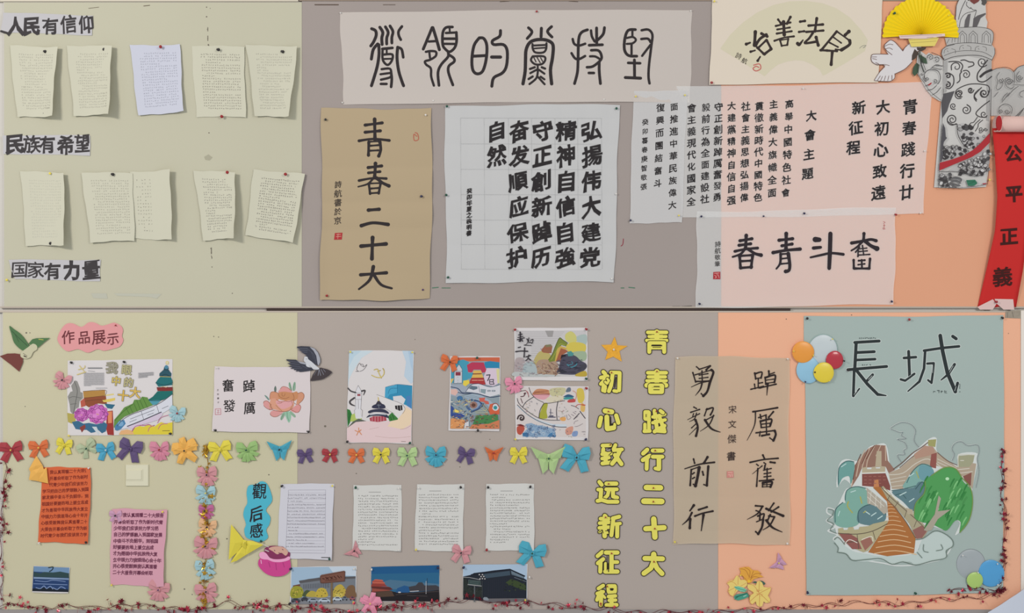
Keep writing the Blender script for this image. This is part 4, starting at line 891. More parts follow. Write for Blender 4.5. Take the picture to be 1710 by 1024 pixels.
t.p('420,570 500,565 490,600 540,615 550,650 510,650 480,620 430,615', (204, 90, 76)); t.p('560,650 600,640 650,640 680,680 680,780 560,780 540,720', (212, 90, 56)); t.disc(630, 690, 42, 44, (196, 200, 206)); t.disc(628, 694, 24, 24, (40, 140, 150)); t.s('6 590,690 600,650 640,640 670,680', (120, 40, 40))
r2 = random.Random(11)
pal = [(90, 120, 150), (150, 166, 160), (210, 190, 120), (196, 196, 190), (70, 90, 120), (170, 150, 140)]
for i in range(90):
    x = r2.uniform(70, 330); y = r2.uniform(580, 850); t.line([(x, y, 8), (x + r2.uniform(-22, 22), y + r2.uniform(-14, 14), 9), (x + r2.uniform(-34, 34), y + r2.uniform(-18, 18), 6)], r2.choice(pal))
t.p('60,660 100,700 80,760 200,770 240,800 180,830 60,800', (50, 76, 150)); t.p('110,710 170,735 150,760 110,750', (228, 200, 90)); t.p('60,830 150,840 240,850 220,960 55,960', (216, 140, 80)); t.p('240,880 290,860 290,955 230,958', (200, 200, 206)); t.p('390,790 660,785 665,860 540,920 470,890 340,910 370,830', (66, 130, 72)); t.p('330,910 540,900 680,850 680,962 300,962', (204, 116, 76))
for i in range(80):
    x = r2.uniform(70, 660); y = r2.uniform(780, 950); c = r2.choice([(52, 96, 60), (150, 60, 50), (80, 70, 60), (190, 120, 80), (110, 140, 90)] if x > 320 else [(190, 96, 50), (230, 180, 120), (60, 80, 130), (120, 90, 80)])
    t.line([(x, y, 6), (x + r2.uniform(-20, 20), y + r2.uniform(-10, 10), 7), (x + r2.uniform(-30, 30), y + r2.uniform(-12, 12), 5)], c)
t.s('5 380,760 540,760|4 440,690 530,760|4 370,740 500,730 520,700|4 460,650 540,740', (200, 190, 120)); t.flush('drawing')
pin(797, 597, 'green', 'on the top edge of the crowded colourful print', h=2); pin(798, 718, 'black', 'on the bottom edge of the crowded colourful print', h=2)

# ---- mountain painting
t = Paper('drawing_sheet', 'landscape print of a watercolour mountain with 喜迎二十大 written at its left', 'drawing', [(859, 548), (981, 547), (981, 636), (859, 635)], m_white, h=1.5, curl=lambda u, v: 2.5 * v * v * u, wob=.3)
t.at(855, 544, 10.667)
t.p('60,90 1325,85 1322,905 60,905', (190, 186, 188))
for i in range(16): t.s('5 %d,%d %d,%d' % (120 if i < 8 else 340, 108 + i * 30, 930 - i * 25, 112 + i * 29), (158, 152, 156), False)
t.p('590,90 740,90 720,200 640,200', (150, 146, 146))
for q, c in [('950,160 1040,100 1120,150 1160,260 1060,320 960,260', (196, 190, 104)), ('1150,200 1320,160 1322,330 1200,330', (160, 178, 174)), ('980,340 1100,290 1300,330 1300,460 1160,520 1060,500 970,420', (204, 184, 70)), ('1060,480 1300,460 1320,600 1200,640 1080,600', (150, 170, 140)),
             ('490,460 640,480 700,560 620,680 420,700 380,640', (180, 164, 96)), ('440,660 560,600 780,640 820,760 780,890 440,890', (166, 136, 114)), ('860,560 980,500 1130,540 1220,620 1320,680 1320,760 1180,860 980,870 800,840 850,700', (74, 72, 90)), ('60,600 200,580 230,700 200,850 60,890', (166, 152, 154)), ('220,680 360,640 440,760 420,890 200,890', (160, 174, 178)), ('1130,870 1260,810 1322,820 1322,900 1150,900', (184, 156, 50)), ('60,820 400,850 800,880 800,905 60,905', (176, 180, 180))]: t.p(q, c, True)
t.p('650,600 720,500 780,350 850,215 920,260 990,320 960,370 880,345 830,430 760,630 660,650', (118, 130, 50)); t.p('800,420 860,360 960,390 980,420 900,440 830,620 760,640', (196, 160, 74)); t.p('830,500 870,400 960,430 1000,460 900,520 860,640 780,640', (160, 88, 60)); t.s('10 650,610 720,500 780,350 845,220 900,250 990,310', (70, 80, 40)); t.s('8 700,610 790,450 850,330 940,345', (160, 170, 60))
t.p('590,345 690,330 720,370 700,480 560,480 520,440', (150, 96, 70)); t.p('600,340 690,332 710,370 600,380', (122, 118, 84)); t.s('7 510,415 560,430 540,465 640,485 710,480|6 540,400 700,420', (168, 72, 56))
t.p('880,520 950,510 960,545 900,560 860,600', (40, 36, 46)); t.p('980,470 1050,450 1100,500 1080,540 1000,545', (70, 140, 140)); t.s('14 980,690 1060,740 1150,690 1140,640|10 1010,700 1080,680 1060,640', (60, 150, 170)); t.p('820,760 900,780 1000,830 900,850 820,820', (50, 50, 64)); t.p('1200,700 1322,680 1322,760 1220,800', (66, 66, 78))
for i in range(70):
    x = r2.uniform(460, 820); y = r2.uniform(660, 880); t.line([(x, y, 7), (x + r2.uniform(-40, 40), y + r2.uniform(-30, 30), 7), (x + r2.uniform(-50, 50), y + r2.uniform(-30, 30), 5)], r2.choice([(150, 104, 90), (186, 160, 130), (120, 90, 80), (196, 176, 150), (170, 150, 150)]))
for i in range(40):
    x = r2.uniform(70, 420); y = r2.uniform(600, 880); t.line([(x, y, 6), (x + r2.uniform(-40, 40), y + r2.uniform(-30, 30), 6), (x + r2.uniform(-60, 60), y + r2.uniform(-30, 30), 4)], r2.choice([(140, 122, 130), (170, 160, 166), (150, 170, 180), (190, 190, 196)]))
for i in range(30):
    x = r2.uniform(830, 1250); y = r2.uniform(600, 840); t.line([(x, y, 8), (x + r2.uniform(-60, 60), y + r2.uniform(-14, 14), 9), (x + r2.uniform(-90, 90), y + r2.uniform(-20, 20), 5)], r2.choice([(50, 50, 66), (90, 90, 110), (64, 60, 78)]))
KB = (44, 38, 46)
t.brush('20 145,115 150,190 145,280|14 115,165 180,150|13 105,210 195,190|14 95,250 220,215|12 120,275 185,250|12 160,230 190,280|16 265,235 285,265|12 300,215 295,300 330,290|14 330,260 375,245 360,310 340,305|10 290,260 260,330 215,345 340,352', KB)
t.brush('16 110,390 150,380|18 65,462 160,450 280,455|18 225,395 215,560|16 250,555 330,530|16 300,520 280,590 245,620|18 285,575 330,610', KB); t.flush('painting')
for x, y, c, wh in [(861, 550, 'red', 'at the top left of the mountain painting'), (978, 549, 'red', 'at the top right of the mountain painting'), (978, 632, 'green', 'at the bottom right of the mountain painting')]: pin(x, y, c, wh, h=2)

# ---- ship drawing
t = Paper('drawing_sheet', 'landscape print of a curved ship deck divided into scenes above blue waves', 'drawing', [(860, 645), (983, 645), (982, 735), (861, 734)], m_white, h=1.5, curl=lambda u, v: 2.5 * v * v, wob=.3)
t.at(855, 640, 10.237)
t.p('85,70 1265,70 1262,920 82,920', (204, 194, 192))
for q, c in [('350,180 430,100 600,110 660,150 650,190 380,200', (196, 130, 92)), ('360,200 640,190 560,280 430,260', (214, 150, 160)), ('650,100 900,80 880,200 680,220', (190, 184, 140)), ('600,250 870,210 850,300 640,330', (206, 196, 170)), ('1110,110 1210,100 1240,250 1200,330 1130,320', (206, 182, 70)), ('1190,330 1250,400 1230,490 1170,460', (212, 170, 90)), ('540,350 610,350 590,480 600,600 460,590 490,480', (164, 164, 50)), ('960,290 1060,265 1080,320 960,330', (192, 70, 70)), ('880,230 960,190 1050,220 1040,240 890,240', (48, 90, 126)), ('890,280 1040,270 1030,240 900,245', (60, 150, 150)), ('950,80 1000,80 1000,140 920,150', (96, 110, 130)), ('90,740 200,740 210,800 150,880 90,850', (186, 76, 60)), ('820,590 910,580 910,640 840,640', (222, 156, 80)), ('920,780 1040,740 1020,860 930,880', (206, 140, 120)), ('1040,830 1120,820 1110,900 1030,905', (120, 146, 190)), ('80,720 150,700 220,740', (120, 40, 40))]: t.p(q, c, True)
t.p('90,370 180,450 300,560 500,640 700,700 930,700 930,740 800,750 620,720 420,650 250,540 90,400', (190, 202, 214)); t.p('230,700 330,680 420,720 520,720 640,760 720,780 750,900 740,918 180,918 200,840 260,780', (130, 160, 190)); t.p('180,900 180,850 260,840 280,918', (50, 110, 160)); t.p('640,860 740,830 748,915 600,918', (60, 120, 170))
for i in range(46):
    x = r2.uniform(240, 730); y = r2.uniform(720, 910); t.line(spiral(x, y, r2.uniform(16, 36), 1.1, r2.uniform(0, 6), 7), r2.choice([(70, 100, 150), (90, 120, 165), (190, 200, 210), (60, 80, 120)]))
for a in [spiral(160, 600, 66, 1.3, 3, 24), spiral(160, 590, 34, 1.0, 0, 14)]: t.line(a, (66, 50, 52))
t.s('9 90,260 110,330 180,410 340,530 470,600 620,630 820,632|9 90,370 160,440 260,530 420,630 620,710 780,745 930,750|8 290,75 330,180 420,270 540,330|10 180,410 240,320 370,235|10 545,345 480,460 460,590|11 785,310 760,460 770,620|8 540,345 640,340 800,315 900,300|8 1010,380 1080,400 1140,440|12 1055,615 1150,515|12 1160,480 1250,600|10 90,150 170,85', (50, 48, 58))
t.s('14 150,230 200,220 230,170|10 150,260 180,340|9 130,140 190,130 240,130 280,200 285,240|24 210,180 230,170', (90, 50, 60)); t.s('10 240,130 270,160 280,210', (190, 90, 100)); t.s('10 1085,405 1130,365 1240,370|14 1200,372 1250,375', (196, 66, 56)); t.s('10 1040,130 1090,160 1100,220 1080,290', (210, 140, 110))
t.s('5 1060,700 1070,660 1130,635|5 1070,740 1120,735 1210,690|5 930,540 950,620 1000,600|5 960,530 1010,590|6 1010,530 1060,560|6 1040,490 1090,530|6 1070,480 1100,490|5 1080,600 1130,560', (120, 100, 116)); t.s('20 640,560 700,560|10 660,440 660,540|8 640,500 700,510|16 620,580 740,580', (90, 90, 110)); t.s('7 350,170 460,160 640,180|6 380,150 620,130|7 370,190 640,196', (150, 76, 60))
for i in range(60):
    x, y = r2.choice([(r2.uniform(230, 470), r2.uniform(300, 540)), (r2.uniform(800, 950), r2.uniform(340, 600)), (r2.uniform(760, 1150), r2.uniform(770, 910)), (r2.uniform(620, 880), r2.uniform(90, 300))])
    t.line([(x, y, 4), (x + r2.uniform(-25, 25), y + r2.uniform(-20, 20), 4), (x + r2.uniform(-30, 30), y + r2.uniform(-20, 20), 3)], r2.choice([(130, 120, 140), (120, 140, 110), (190, 160, 110), (170, 120, 130), (110, 110, 130)]))
t.s('6 1190,828 1255,828|8 1230,870 1240,870', (110, 100, 110)); t.flush('drawing')
for x, y, c, wh in [(978, 648, 'red', 'at the top right of the ship drawing'), (979, 733, 'navy', 'at the bottom right of the ship drawing'), (860, 733, 'yellow', 'at the bottom left of the ship drawing')]: pin(x, y, c, wh, h=2)

# ---- typed and ruled sheets
t = Paper('essay_sheet', 'cool white ruled sheet with a framed typed text, leftmost of the four typed sheets', 'paper', [(469, 808), (558, 808), (554, 935), (463, 932)], m_a4v, h=1.6, curl=lambda u, v: 6 * u * u * v + 2 * v, wob=.5)
t.at(380, 780, 4.197)
t.s('2 428,162 688,160 686,602 408,600 428,162', (150, 146, 160), False)
for i in range(19):
    y = 182 + i * 22.2; t.s('1.4 %f,%f %f,%f' % (426 - i * .9, y, 688, y), (170, 166, 178), False)
t.scrib(424, 184, 690, 568, 17, 9.5, 9, (120, 116, 128), 1.6, 3, skew=-14, end=.3)
t.s('5 660,632 720,632', (60, 60, 60)); t.flush('typed_text')
TG = 'three typed essay sheets on the grey panel'
for c4, wh, (x0, y0, x1, y1) in [([(591, 810), (671, 810), (670, 921), (589, 917)], 'white typed sheet pinned by a pink butterfly at its lower left', (598, 826, 665, 912)),
                      ([(696, 809), (775, 809), (773, 921), (692, 919)], 'white typed sheet with a pink bow at its lower right corner', (699, 824, 768, 911)),
                      ([(812, 808), (892, 808), (892, 920), (811, 919)], 'white typed sheet with a blue bow at its lower right corner', (818, 824, 886, 908))]:
    t = Paper('essay_sheet', wh, 'paper', c4, m_a4l, group=TG, h=1.4, curl=lambda u, v: 4 * v * v * u + 1.5 * (1 - u) ** 2, wob=.5)
    t.at(0, 0, 1); t.s('.7 %f,%f %f,%f' % (x0 + 18, y0 - 4, x0 + 38, y0 - 4), (120, 118, 118)); t.scrib(x0, y0, x1, y1, 19, 2.9, 2.3, (118, 116, 114), .5, 3, end=.2); t.flush('typed_text')
for x, y, c, wh in [(472, 811, 'black', 'at the top left of the ruled sheet'), (555, 811, 'yellow', 'at the top right of the ruled sheet'), (552, 932, 'green', 'at the bottom right of the ruled sheet'),
                    (594, 813, 'green', 'at the top left of the first typed sheet'), (666, 815, 'white', 'at the top right of the first typed sheet'), (667, 918, 'white', 'at the bottom right of the first typed sheet'),
                    (699, 814, 'white', 'at the top left of the second typed sheet'), (769, 813, 'black', 'at the top right of the second typed sheet'), (695, 917, 'yellow', 'at the bottom left of the second typed sheet'),
                    (815, 813, 'black', 'at the top left of the third typed sheet'), (886, 812, 'black', 'at the top right of the third typed sheet'), (813, 917, 'red', 'at the bottom left of the third typed sheet')]: pin(x, y, c, wh, h=2)

# ---- three photo prints
t = Paper('photo_print', 'photo print of a long pale hall behind a brown street sign, trees and parked cars', 'photo', [(486, 947), (596, 945), (594, 1007), (484, 1008)], m_white, h=1.5, curl=lambda u, v: 2 * v, wob=.3)
t.at(380, 930, 5.029)
t.p('538,88 1078,80 1076,390 532,395', (150, 178, 204)); t.p('850,84 1078,80 1077,160 900,150', (186, 200, 216)); t.p('600,205 680,185 780,175 1076,165 1076,330 620,330 550,290 550,245 610,230', (112, 118, 128)); t.p('600,200 780,172 1076,163 1076,182 800,195 610,222', (86, 84, 88)); t.p('550,240 610,228 612,245 550,255', (110, 70, 56))
for i in range(16): t.s('4 %d,%d %d,%d' % (640 + i * 14, 232 - i, 640 + i * 14, 268 - i * .6), (66, 70, 80), False)
t.p('535,340 1077,330 1076,392 532,396', (122, 124, 132))
for q, c in [('535,340 535,270 570,245 620,255 640,300 620,340', (150, 148, 40)), ('630,330 660,280 700,290 720,330', (70, 84, 56)), ('660,330 700,285 750,300 750,335', (176, 156, 56)), ('740,335 760,270 810,262 840,300 835,335', (190, 164, 52)), ('885,335 900,260 950,230 990,270 1010,330', (186, 160, 56)), ('985,335 1010,250 1060,240 1076,290 1076,340', (120, 88, 60)), ('900,335 920,300 960,310 960,335', (200, 180, 80))]: t.p(q, c, True)
for i in range(60):
    x = r2.choice([r2.uniform(540, 630), r2.uniform(750, 830), r2.uniform(890, 1000)]); y = r2.uniform(265, 330); t.disc(x, y, 5, 4, r2.choice([(116, 112, 40), (206, 180, 70), (90, 88, 44)]), 6)
for x, y, w_, c in [(575, 362, 40, (70, 74, 84)), (650, 352, 32, (60, 62, 74)), (720, 362, 50, (140, 152, 168)), (815, 362, 52, (170, 184, 200)), (925, 350, 42, (176, 188, 202)), (985, 345, 26, (100, 110, 126)), (1050, 345, 24, (150, 80, 90))]:
    t.p([(x - w_, y + 14), (x - w_ * .9, y - 2), (x - w_ * .4, y - 16), (x + w_ * .3, y - 16), (x + w_ * .9, y), (x + w_, y + 14)], c, False); t.p([(x - w_ * .5, y - 3), (x - w_ * .3, y - 12), (x + w_ * .25, y - 12), (x + w_ * .6, y - 2)], (44, 50, 62)); t.disc(x - w_ * .6, y + 14, 6, 6, (30, 30, 36), 8); t.disc(x + w_ * .6, y + 14, 6, 6, (30, 30, 36), 8)
t.p('868,210 884,210 884,390 868,390', (120, 96, 70)); t.p('778,160 790,150 980,116 990,122 986,205 800,222 780,215', (120, 76, 62)); t.s('3 782,164 984,122 982,202 784,218 782,164', (70, 42, 36), False)
t.s('7 800,180 815,186|7 825,170 850,188|7 830,186 848,172|7 860,168 885,182|7 870,186 880,166|7 895,162 915,180|7 925,158 942,176|6 950,162 958,172|4 820,200 920,190', (70, 34, 26), False); t.flush('picture', material=GLOSSY)
t = Paper('photo_print', 'photo print of a red gate tower at dusk under a deep blue sky', 'photo', [(620, 947), (734, 944), (734, 1004), (620, 1005)], m_white, h=1.5, curl=lambda u, v: 1 * v, wob=.3)
t.at(580, 780, 4.197)
t.p('168,700 645,688 645,942 168,940', (36, 98, 140)); t.p('168,700 645,688 645,740 168,750', (24, 86, 140)); t.p('168,830 300,790 645,820 645,850 168,860', (70, 110, 140)); t.p('168,868 280,862 330,875 460,878 645,862 645,942 168,940', (34, 30, 34)); t.p('168,880 310,866 330,905 168,915', (84, 62, 50))
t.p('175,800 200,786 240,790 262,812 265,825 175,826', (176, 74, 60)); t.p('168,830 175,815 262,820 280,836 168,842', (150, 56, 48)); t.p('172,842 290,838 300,866 172,876', (150, 70, 58)); t.p('168,838 180,836 300,842 320,858 300,862 172,850', (96, 40, 38)); t.s('3 190,790 250,794|3 178,812 262,812', (216, 110, 84))
t.p('350,850 400,830 440,840 430,880 340,880', (30, 84, 140)); t.p('430,840 480,830 500,808 525,808 540,830 620,828 645,840 645,862 440,876', (62, 60, 66)); t.s('3 560,780 558,862', (40, 44, 60)); t.s('3 552,800 552,888|8 360,878 372,878|4 440,872 500,868', (196, 196, 200)); t.s('3 340,895 500,880 640,872|3 420,900 560,905', (80, 70, 70)); t.flush('picture', material=GLOSSY)
t = Paper('photo_print', 'photo print of a dark columned building with a street lamp and a sign', 'photo', [(773, 944), (881, 942), (880, 1004), (773, 999)], m_white, h=1.5, curl=lambda u, v: 1.5 * v, wob=.3)
t.at(765, 935, 13.656)
t.p('115,110 1570,100 1565,930 115,890', (160, 184, 210)); t.p('115,380 300,340 360,300 1180,205 1520,370 1500,420 1565,460 1560,890 880,960 115,900', (32, 38, 50)); t.p('560,330 1180,250 1190,350 640,420', (58, 76, 92)); t.p('1200,240 1510,390 1490,425 1220,340', (76, 96, 112)); t.s('5 1215,270 1500,395|5 1215,300 1490,410|5 1280,400 1560,500', (150, 166, 180), False); t.s('24 300,340 500,300 800,255 1180,215 1520,370', (22, 26, 40), False)
for i in range(12): t.s('7 %d,%d %d,%d' % (700 + i * 45, 450 - i * 4, 700 + i * 45, 860), (40, 42, 56), False)
t.p('1080,520 1200,440 1350,480 1540,580 1560,700 1400,660 1250,600', (56, 72, 40)); t.p('120,400 200,430 240,600 400,640 560,600 560,860 120,860', (40, 46, 44))
for i in range(80): x = r2.choice([r2.uniform(130, 560), r2.uniform(1060, 1540)]); t.disc(x, r2.uniform(480, 800) if x < 600 else r2.uniform(460, 720), 16, 12, r2.choice([(44, 54, 46), (30, 36, 34), (66, 80, 44) if x > 1000 else (52, 56, 52)]), 6)
t.p('600,880 1565,870 1565,930 800,965 600,950', (104, 100, 104)); t.s('26 375,600 375,950', (90, 96, 100), False); t.s('18 225,560 530,595|14 120,395 260,400 500,450', (150, 150, 152), False); t.p('235,450 510,480 515,575 235,555', (46, 66, 66)); t.s('4 240,452 508,482 512,572 238,552 240,452', (110, 124, 120), False); t.s('9 265,485 480,505|9 265,520 470,540', (90, 104, 104)); t.s('14 550,480 550,860', (60, 66, 70))
for x, y in [(485, 335), (555, 335), (525, 380), (585, 378), (500, 430), (555, 425), (610, 430)]: t.disc(x, y, 17, 15, (190, 184, 184), 8)
t.p('570,870 600,845 660,850 700,890 690,920 580,920', (130, 140, 150)); t.flush('picture', material=GLOSSY)
for x, y, c, wh in [(487, 949, 'navy', 'at the top left of the hall photo'), (592, 949, 'white', 'at the top right of the hall photo'), (590, 1005, 'yellow', 'at the bottom right of the hall photo'), (485, 1007, 'black', 'at the bottom left of the hall photo'), (621, 950, 'white', 'at the top left of the gate tower photo'), (731, 947, 'navy', 'at the top right of the gate tower photo'),
                    (730, 1002, 'red', 'at the bottom right of the gate tower photo'), (775, 947, 'navy', 'at the top left of the dark building photo'), (878, 1001, 'yellow', 'at the bottom right of the dark building photo'), (884, 963, 'white', 'on the bare felt right of the dark building photo')]: pin(x, y, c, wh, h=2)

# ---- pale beige couplet sheet
def couplet(u, v):
    h = 2.2 * abs(math.sin(math.pi * 4 * v)) + 1.8 * abs(math.sin(math.pi * 2 * u + .4))
    d = (u * .9 + v) ; h += 2.2 * abs(((d * 1.6) % 1) - .5) * 2 * .7
    return h + 6 * max(0, v - .93) / .07 * math.sin(math.pi * u)
t = Paper('calligraphy_sheet', 'tall pale beige creased sheet with eight large brush characters', 'paper', [(1127, 595), (1318, 597), (1318, 909), (1123, 908)], m_beige, h=1.4, curl=couplet, nx=60, ny=100, wob=1.3)
t.at(1110, 580, 5.69); t.z = .8
B = (44, 34, 34)
t.brush('12 300,185 320,202|12 325,210 430,176|17 430,178 392,215|13 265,240 292,330|11 286,262 440,216|22 442,216 460,242 428,330|14 292,325 430,320|12 352,225 355,325|11 325,264 410,250|11 325,296 410,285|12 250,378,5 340,338 430,320|22 425,342 402,420 365,462|12 365,462 345,440|14 352,345 335,400 290,458,4', B); t.flush('character')
t.brush('12 275,568 300,582|12 245,618 330,590|10 272,630 264,656|10 215,688,5 290,650 330,630|10 300,625 280,680 232,706,4|20 290,690 312,760 295,842|10 302,720 252,766|10 312,752 230,832,4|12 400,582 375,650|15 394,592 455,574 452,605 432,642|11 385,692 465,650|12 462,646 420,735 335,797,4|20 380,690 440,772 526,806,6', B); t.flush('character')
t.brush('15 852,245 862,300|15 860,250 920,236 912,292|11 865,296 910,290|12 886,300 886,385|12 886,342 926,335|12 850,350 856,392|12 815,399 935,370|17 986,226 990,270|11 990,258 1040,240|13 950,285 958,352|17 955,288 1045,264 1040,332|10 960,312 1035,302|10 960,342 1035,332|13 900,386 1056,350|20 976,345 968,456,5', B); t.flush('character')
t.brush('15 836,612 930,598 1070,574|11 860,620 850,740 780,884,4|13 905,640 912,676|15 1030,612 985,665|12 890,668 962,642|14 905,700 915,762|17 908,702 1010,682 1000,740|12 960,652 965,830|11 920,730 1000,720|11 925,762 1000,752|13 865,812 1040,790|20 1042,792 1052,830 1030,886|12 1030,886 995,860|11 905,800 898,842|17 920,840 990,826', B); t.flush('character')
t.column('宋文傑', 642, 592, 636, 872, 78, (70, 54, 50), .6, .1)
t.at(1110, 740, 5.69)
t.brush('14 272,150 282,190|20 405,132 370,190|15 188,243,8 330,200 470,182|15 250,250 240,402|11 252,250 320,226|26 325,230 310,320 290,405|12 290,405 270,390|13 262,292 278,280|13 262,336 280,325|15 357,270 365,302|20 412,220 398,402|12 400,405 370,393', B); t.flush('character')
t.brush('22 275,590 238,642,12|17 256,660 220,725 165,775,5|22 240,720 236,806|17 320,632 400,606|16 285,692 360,665 455,645|22 366,680 345,832,8', B); t.flush('character')
t.brush('16 930,113 946,150|14 808,182 940,155 1075,144|12 870,200 885,212|12 940,185 956,197|17 1000,180 1044,186|11 922,215 830,292,4|13 882,240 870,410|15 950,212 945,240|11 936,256 1010,240|13 970,240 970,350|11 940,290 1005,280|11 940,320 1006,312|13 895,358 1032,345|12 925,378 926,415|20 930,376 1015,366 1002,415|9 930,395 1005,390|9 926,415 1005,412|9 968,370 968,415', B); t.flush('character')
t.brush('15 860,594 930,600|15 925,602 880,668 780,724,4|12 865,640 900,652|14 1035,570 985,640|15 1080,606 1010,652|20 962,622 1040,655 1122,690,22|15 905,665 900,722|15 882,692 940,670 930,722|11 870,746 935,720|20 932,726 920,800 885,862|14 885,862 862,840|15 1000,680 975,732|15 986,692 1040,700|15 1040,700 995,780 930,824,5|20 962,732 1020,800 1114,844,6', B); t.flush('character')
t.ch('書', 630, 126, 84, (62, 48, 46), 1.2, shear=.1, step=True); t.p('588,268 650,264 652,326 588,328', (206, 128, 118)); t.s('5 600,280 640,278|5 602,300 620,300 620,318|5 636,292 640,316', (226, 178, 160), False); t.flush('lettering')
for x, y, c, wh in [(1131, 598, 'white', 'at the top left of the beige creased sheet'), (1314, 599, 'white', 'at the top right of the beige creased sheet'), (1127, 904, 'yellow', 'at the bottom left of the beige creased sheet'), (1314, 907, 'white', 'at the bottom right of the beige creased sheet')]: pin(x, y, c, wh, h=2.5)

# ---- teal Great Wall poster
t = Paper('poster', 'large pale teal poster titled 長城 with a glued cut-out drawing of the wall on mountains', 'poster', [(1343, 529), (1676, 527), (1675, 990), (1347, 995)], m_teal, h=1.4, curl=lambda u, v: .8 * math.sin(5 * u + 2 * v) + 3 * max(0, u - .93) / .07 * v, nx=40, ny=50, wob=.9)
t.at(1300, 515, 4.171)
CHA = '17 530,238 700,228|19 540,240 530,425|17 545,308 666,302|15 545,360 672,354|17 482,428 620,416 752,405|16 526,430 520,610|8 520,612 562,560|19 545,436 620,530 690,600 748,608,5|15 655,462 615,505'
CHE = '17 905,300 912,480|15 872,346 956,340|13 850,495 880,504 945,456|15 1012,295 1140,276 1256,265|15 1020,300 1012,420 980,510 900,578,6|13 1035,385 1080,382 1075,440 1064,520|11 1064,520 1040,500|23 1125,190 1142,300 1175,450 1230,580|16 1230,580 1246,520|16 1225,390 1180,460 1130,500,5|19 1212,195 1236,212'
t.s(CHA, (200, 209, 206), False, 12); t.s(CHE, (200, 209, 206), False, 12); t.flush('glued_edge'); t.s(CHA, (44, 52, 54), False, 4); t.flush('character'); t.s(CHE, (44, 52, 54), False, 4); t.flush('character')
t.s('3 1072,395 1072,450|3 1215,400 1190,445|3 545,575 525,600|2.5 925,462 880,494|3 650,470 625,495|3 1235,545 1225,575', (190, 200, 198))
t.scrib(560, 196, 680, 220, 1, 12, 14, (96, 108, 108), 3, 4); t.scrib(578, 385, 652, 402, 1, 14, 12, (96, 108, 108), 3, 4); t.scrib(1072, 565, 1182, 596, 1, 26, 22, (90, 102, 102), 3, 5)
for i in range(6): t.scrib(1254, 510 + i * 13, 1274, 522 + i * 13, 1, 14, 10, (90, 102, 102), 2.5, 4, gap=0)
t.at(1370, 690, 3.793)
HW = (206, 212, 210)
t.s('9 440,95 480,70 520,58 570,70 600,110 590,170 620,215|9 445,100 500,122 520,120 510,140 540,160 485,165 530,185 545,220 525,235 530,262 485,265 510,310|9 830,300 845,260 830,225 850,190 890,180 930,205 990,200 1002,240 990,290 1000,370 980,470|9 85,610 45,600 40,630 75,655 35,680 90,720 45,745 105,770 80,800 150,850 190,920 300,935 400,950 480,965 600,960 700,940 780,915 830,830 790,790', HW)
t.p('85,800 130,780 200,870 300,880 400,900 600,880 640,800 720,745 790,765 835,810 830,850 790,870 795,920 700,940 600,962 560,940 450,958 380,930 280,940 200,930 160,890 110,880 110,850', (186, 202, 198), True)
t.p('100,470 115,330 160,290 240,300 300,220 350,200 415,200 440,330 470,360 540,300 620,220 690,160 735,160 740,250 860,330 870,260 980,250 995,300 960,480 940,660 880,750 850,770 880,700 850,680 790,740 700,720 640,800 590,890 400,905 290,890 200,870 110,790 85,650 120,560 160,480 200,470 150,420', HW, True)
BR = (150, 92, 80); ST = (182, 168, 140)
t.p('245,290 300,225 350,200 412,205 425,300 470,360 430,380 412,340 262,345 240,400 195,470 200,350', (150, 110, 94)); t.s('6 245,290 215,360 195,465|6 280,235 245,310 225,400|6 310,222 275,300 262,345|6 340,210 300,290 290,340|5 380,205 350,270|6 410,210 412,300', (196, 172, 150)); t.s('5 255,260 225,330 205,420|5 300,235 262,320|5 340,205 290,290', (110, 62, 52)); t.p('355,240 385,240 385,340 345,340', ST)
t.p('430,380 500,350 570,290 640,230 700,200 740,250 860,340 930,310 985,320 960,480 900,400 800,350 720,330 640,330 560,390 520,480 450,480', (176, 158, 136)); t.s('5 430,390 520,380 600,320 680,290 760,340|4 440,420 540,400|4 440,440 535,425|4 450,465 525,455|4 740,290 860,350|4 740,310 850,360|5 850,360 940,350|5 880,380 960,370', (206, 200, 186)); t.s('6 460,355 520,310 580,255 640,215 700,170|5 740,250 800,300 865,330|5 500,345 570,285 650,225', (110, 84, 74))
t.p('680,170 732,165 725,215 680,205', (160, 158, 96)); t.p('590,260 660,205 715,215 725,260 640,280 600,290', (180, 140, 120)); t.p('700,260 735,250 730,350 690,340', (150, 84, 76)); t.p('870,270 975,262 965,310 940,340 870,340', (160, 160, 128)); t.s('5 870,340 872,270 905,262 975,264|5 885,300 905,300', (206, 204, 190)); t.p('900,400 955,375 950,460 920,440', (140, 84, 74))
t.p('262,385 410,380 440,460 440,490 380,470 262,460', (136, 74, 68)); t.p('262,345 290,340 295,355 320,355 325,340 345,338 350,350 375,350 380,335 410,338 408,372 262,378', ST); t.s('5 262,380 410,374', (226, 222, 210)); t.p('340,420 365,420 370,470 335,470', (200, 126, 78))
for i in range(14): t.s('5 %f,%f %f,%f' % ((275 + i % 5 * 30, 400 + i // 5 * 22, 290 + i % 5 * 30, 400 + i // 5 * 22)), (160, 100, 90))
GT = (122, 172, 158); GD = (92, 128, 136)
for q, c in [('110,460 112,360 160,305 210,310 210,380 190,450 180,400 140,410 122,440', (104, 160, 154)), ('155,560 160,500 210,465 270,470 300,520 290,600 200,640', GT), ('90,700 90,620 130,570 200,580 250,620 240,700 160,725', GT), ('520,470 545,420 590,360 640,325 690,330 715,380 690,440 600,470', (124, 172, 164)), ('630,330 700,345 715,390 660,430 620,400', (104, 156, 166)), ('235,690 240,620 290,580 370,580 410,620 405,680 330,710', GD), ('450,500 520,480 590,470 620,435 660,450 640,540 590,620 520,560', GD)]: t.p(q, c, True); 
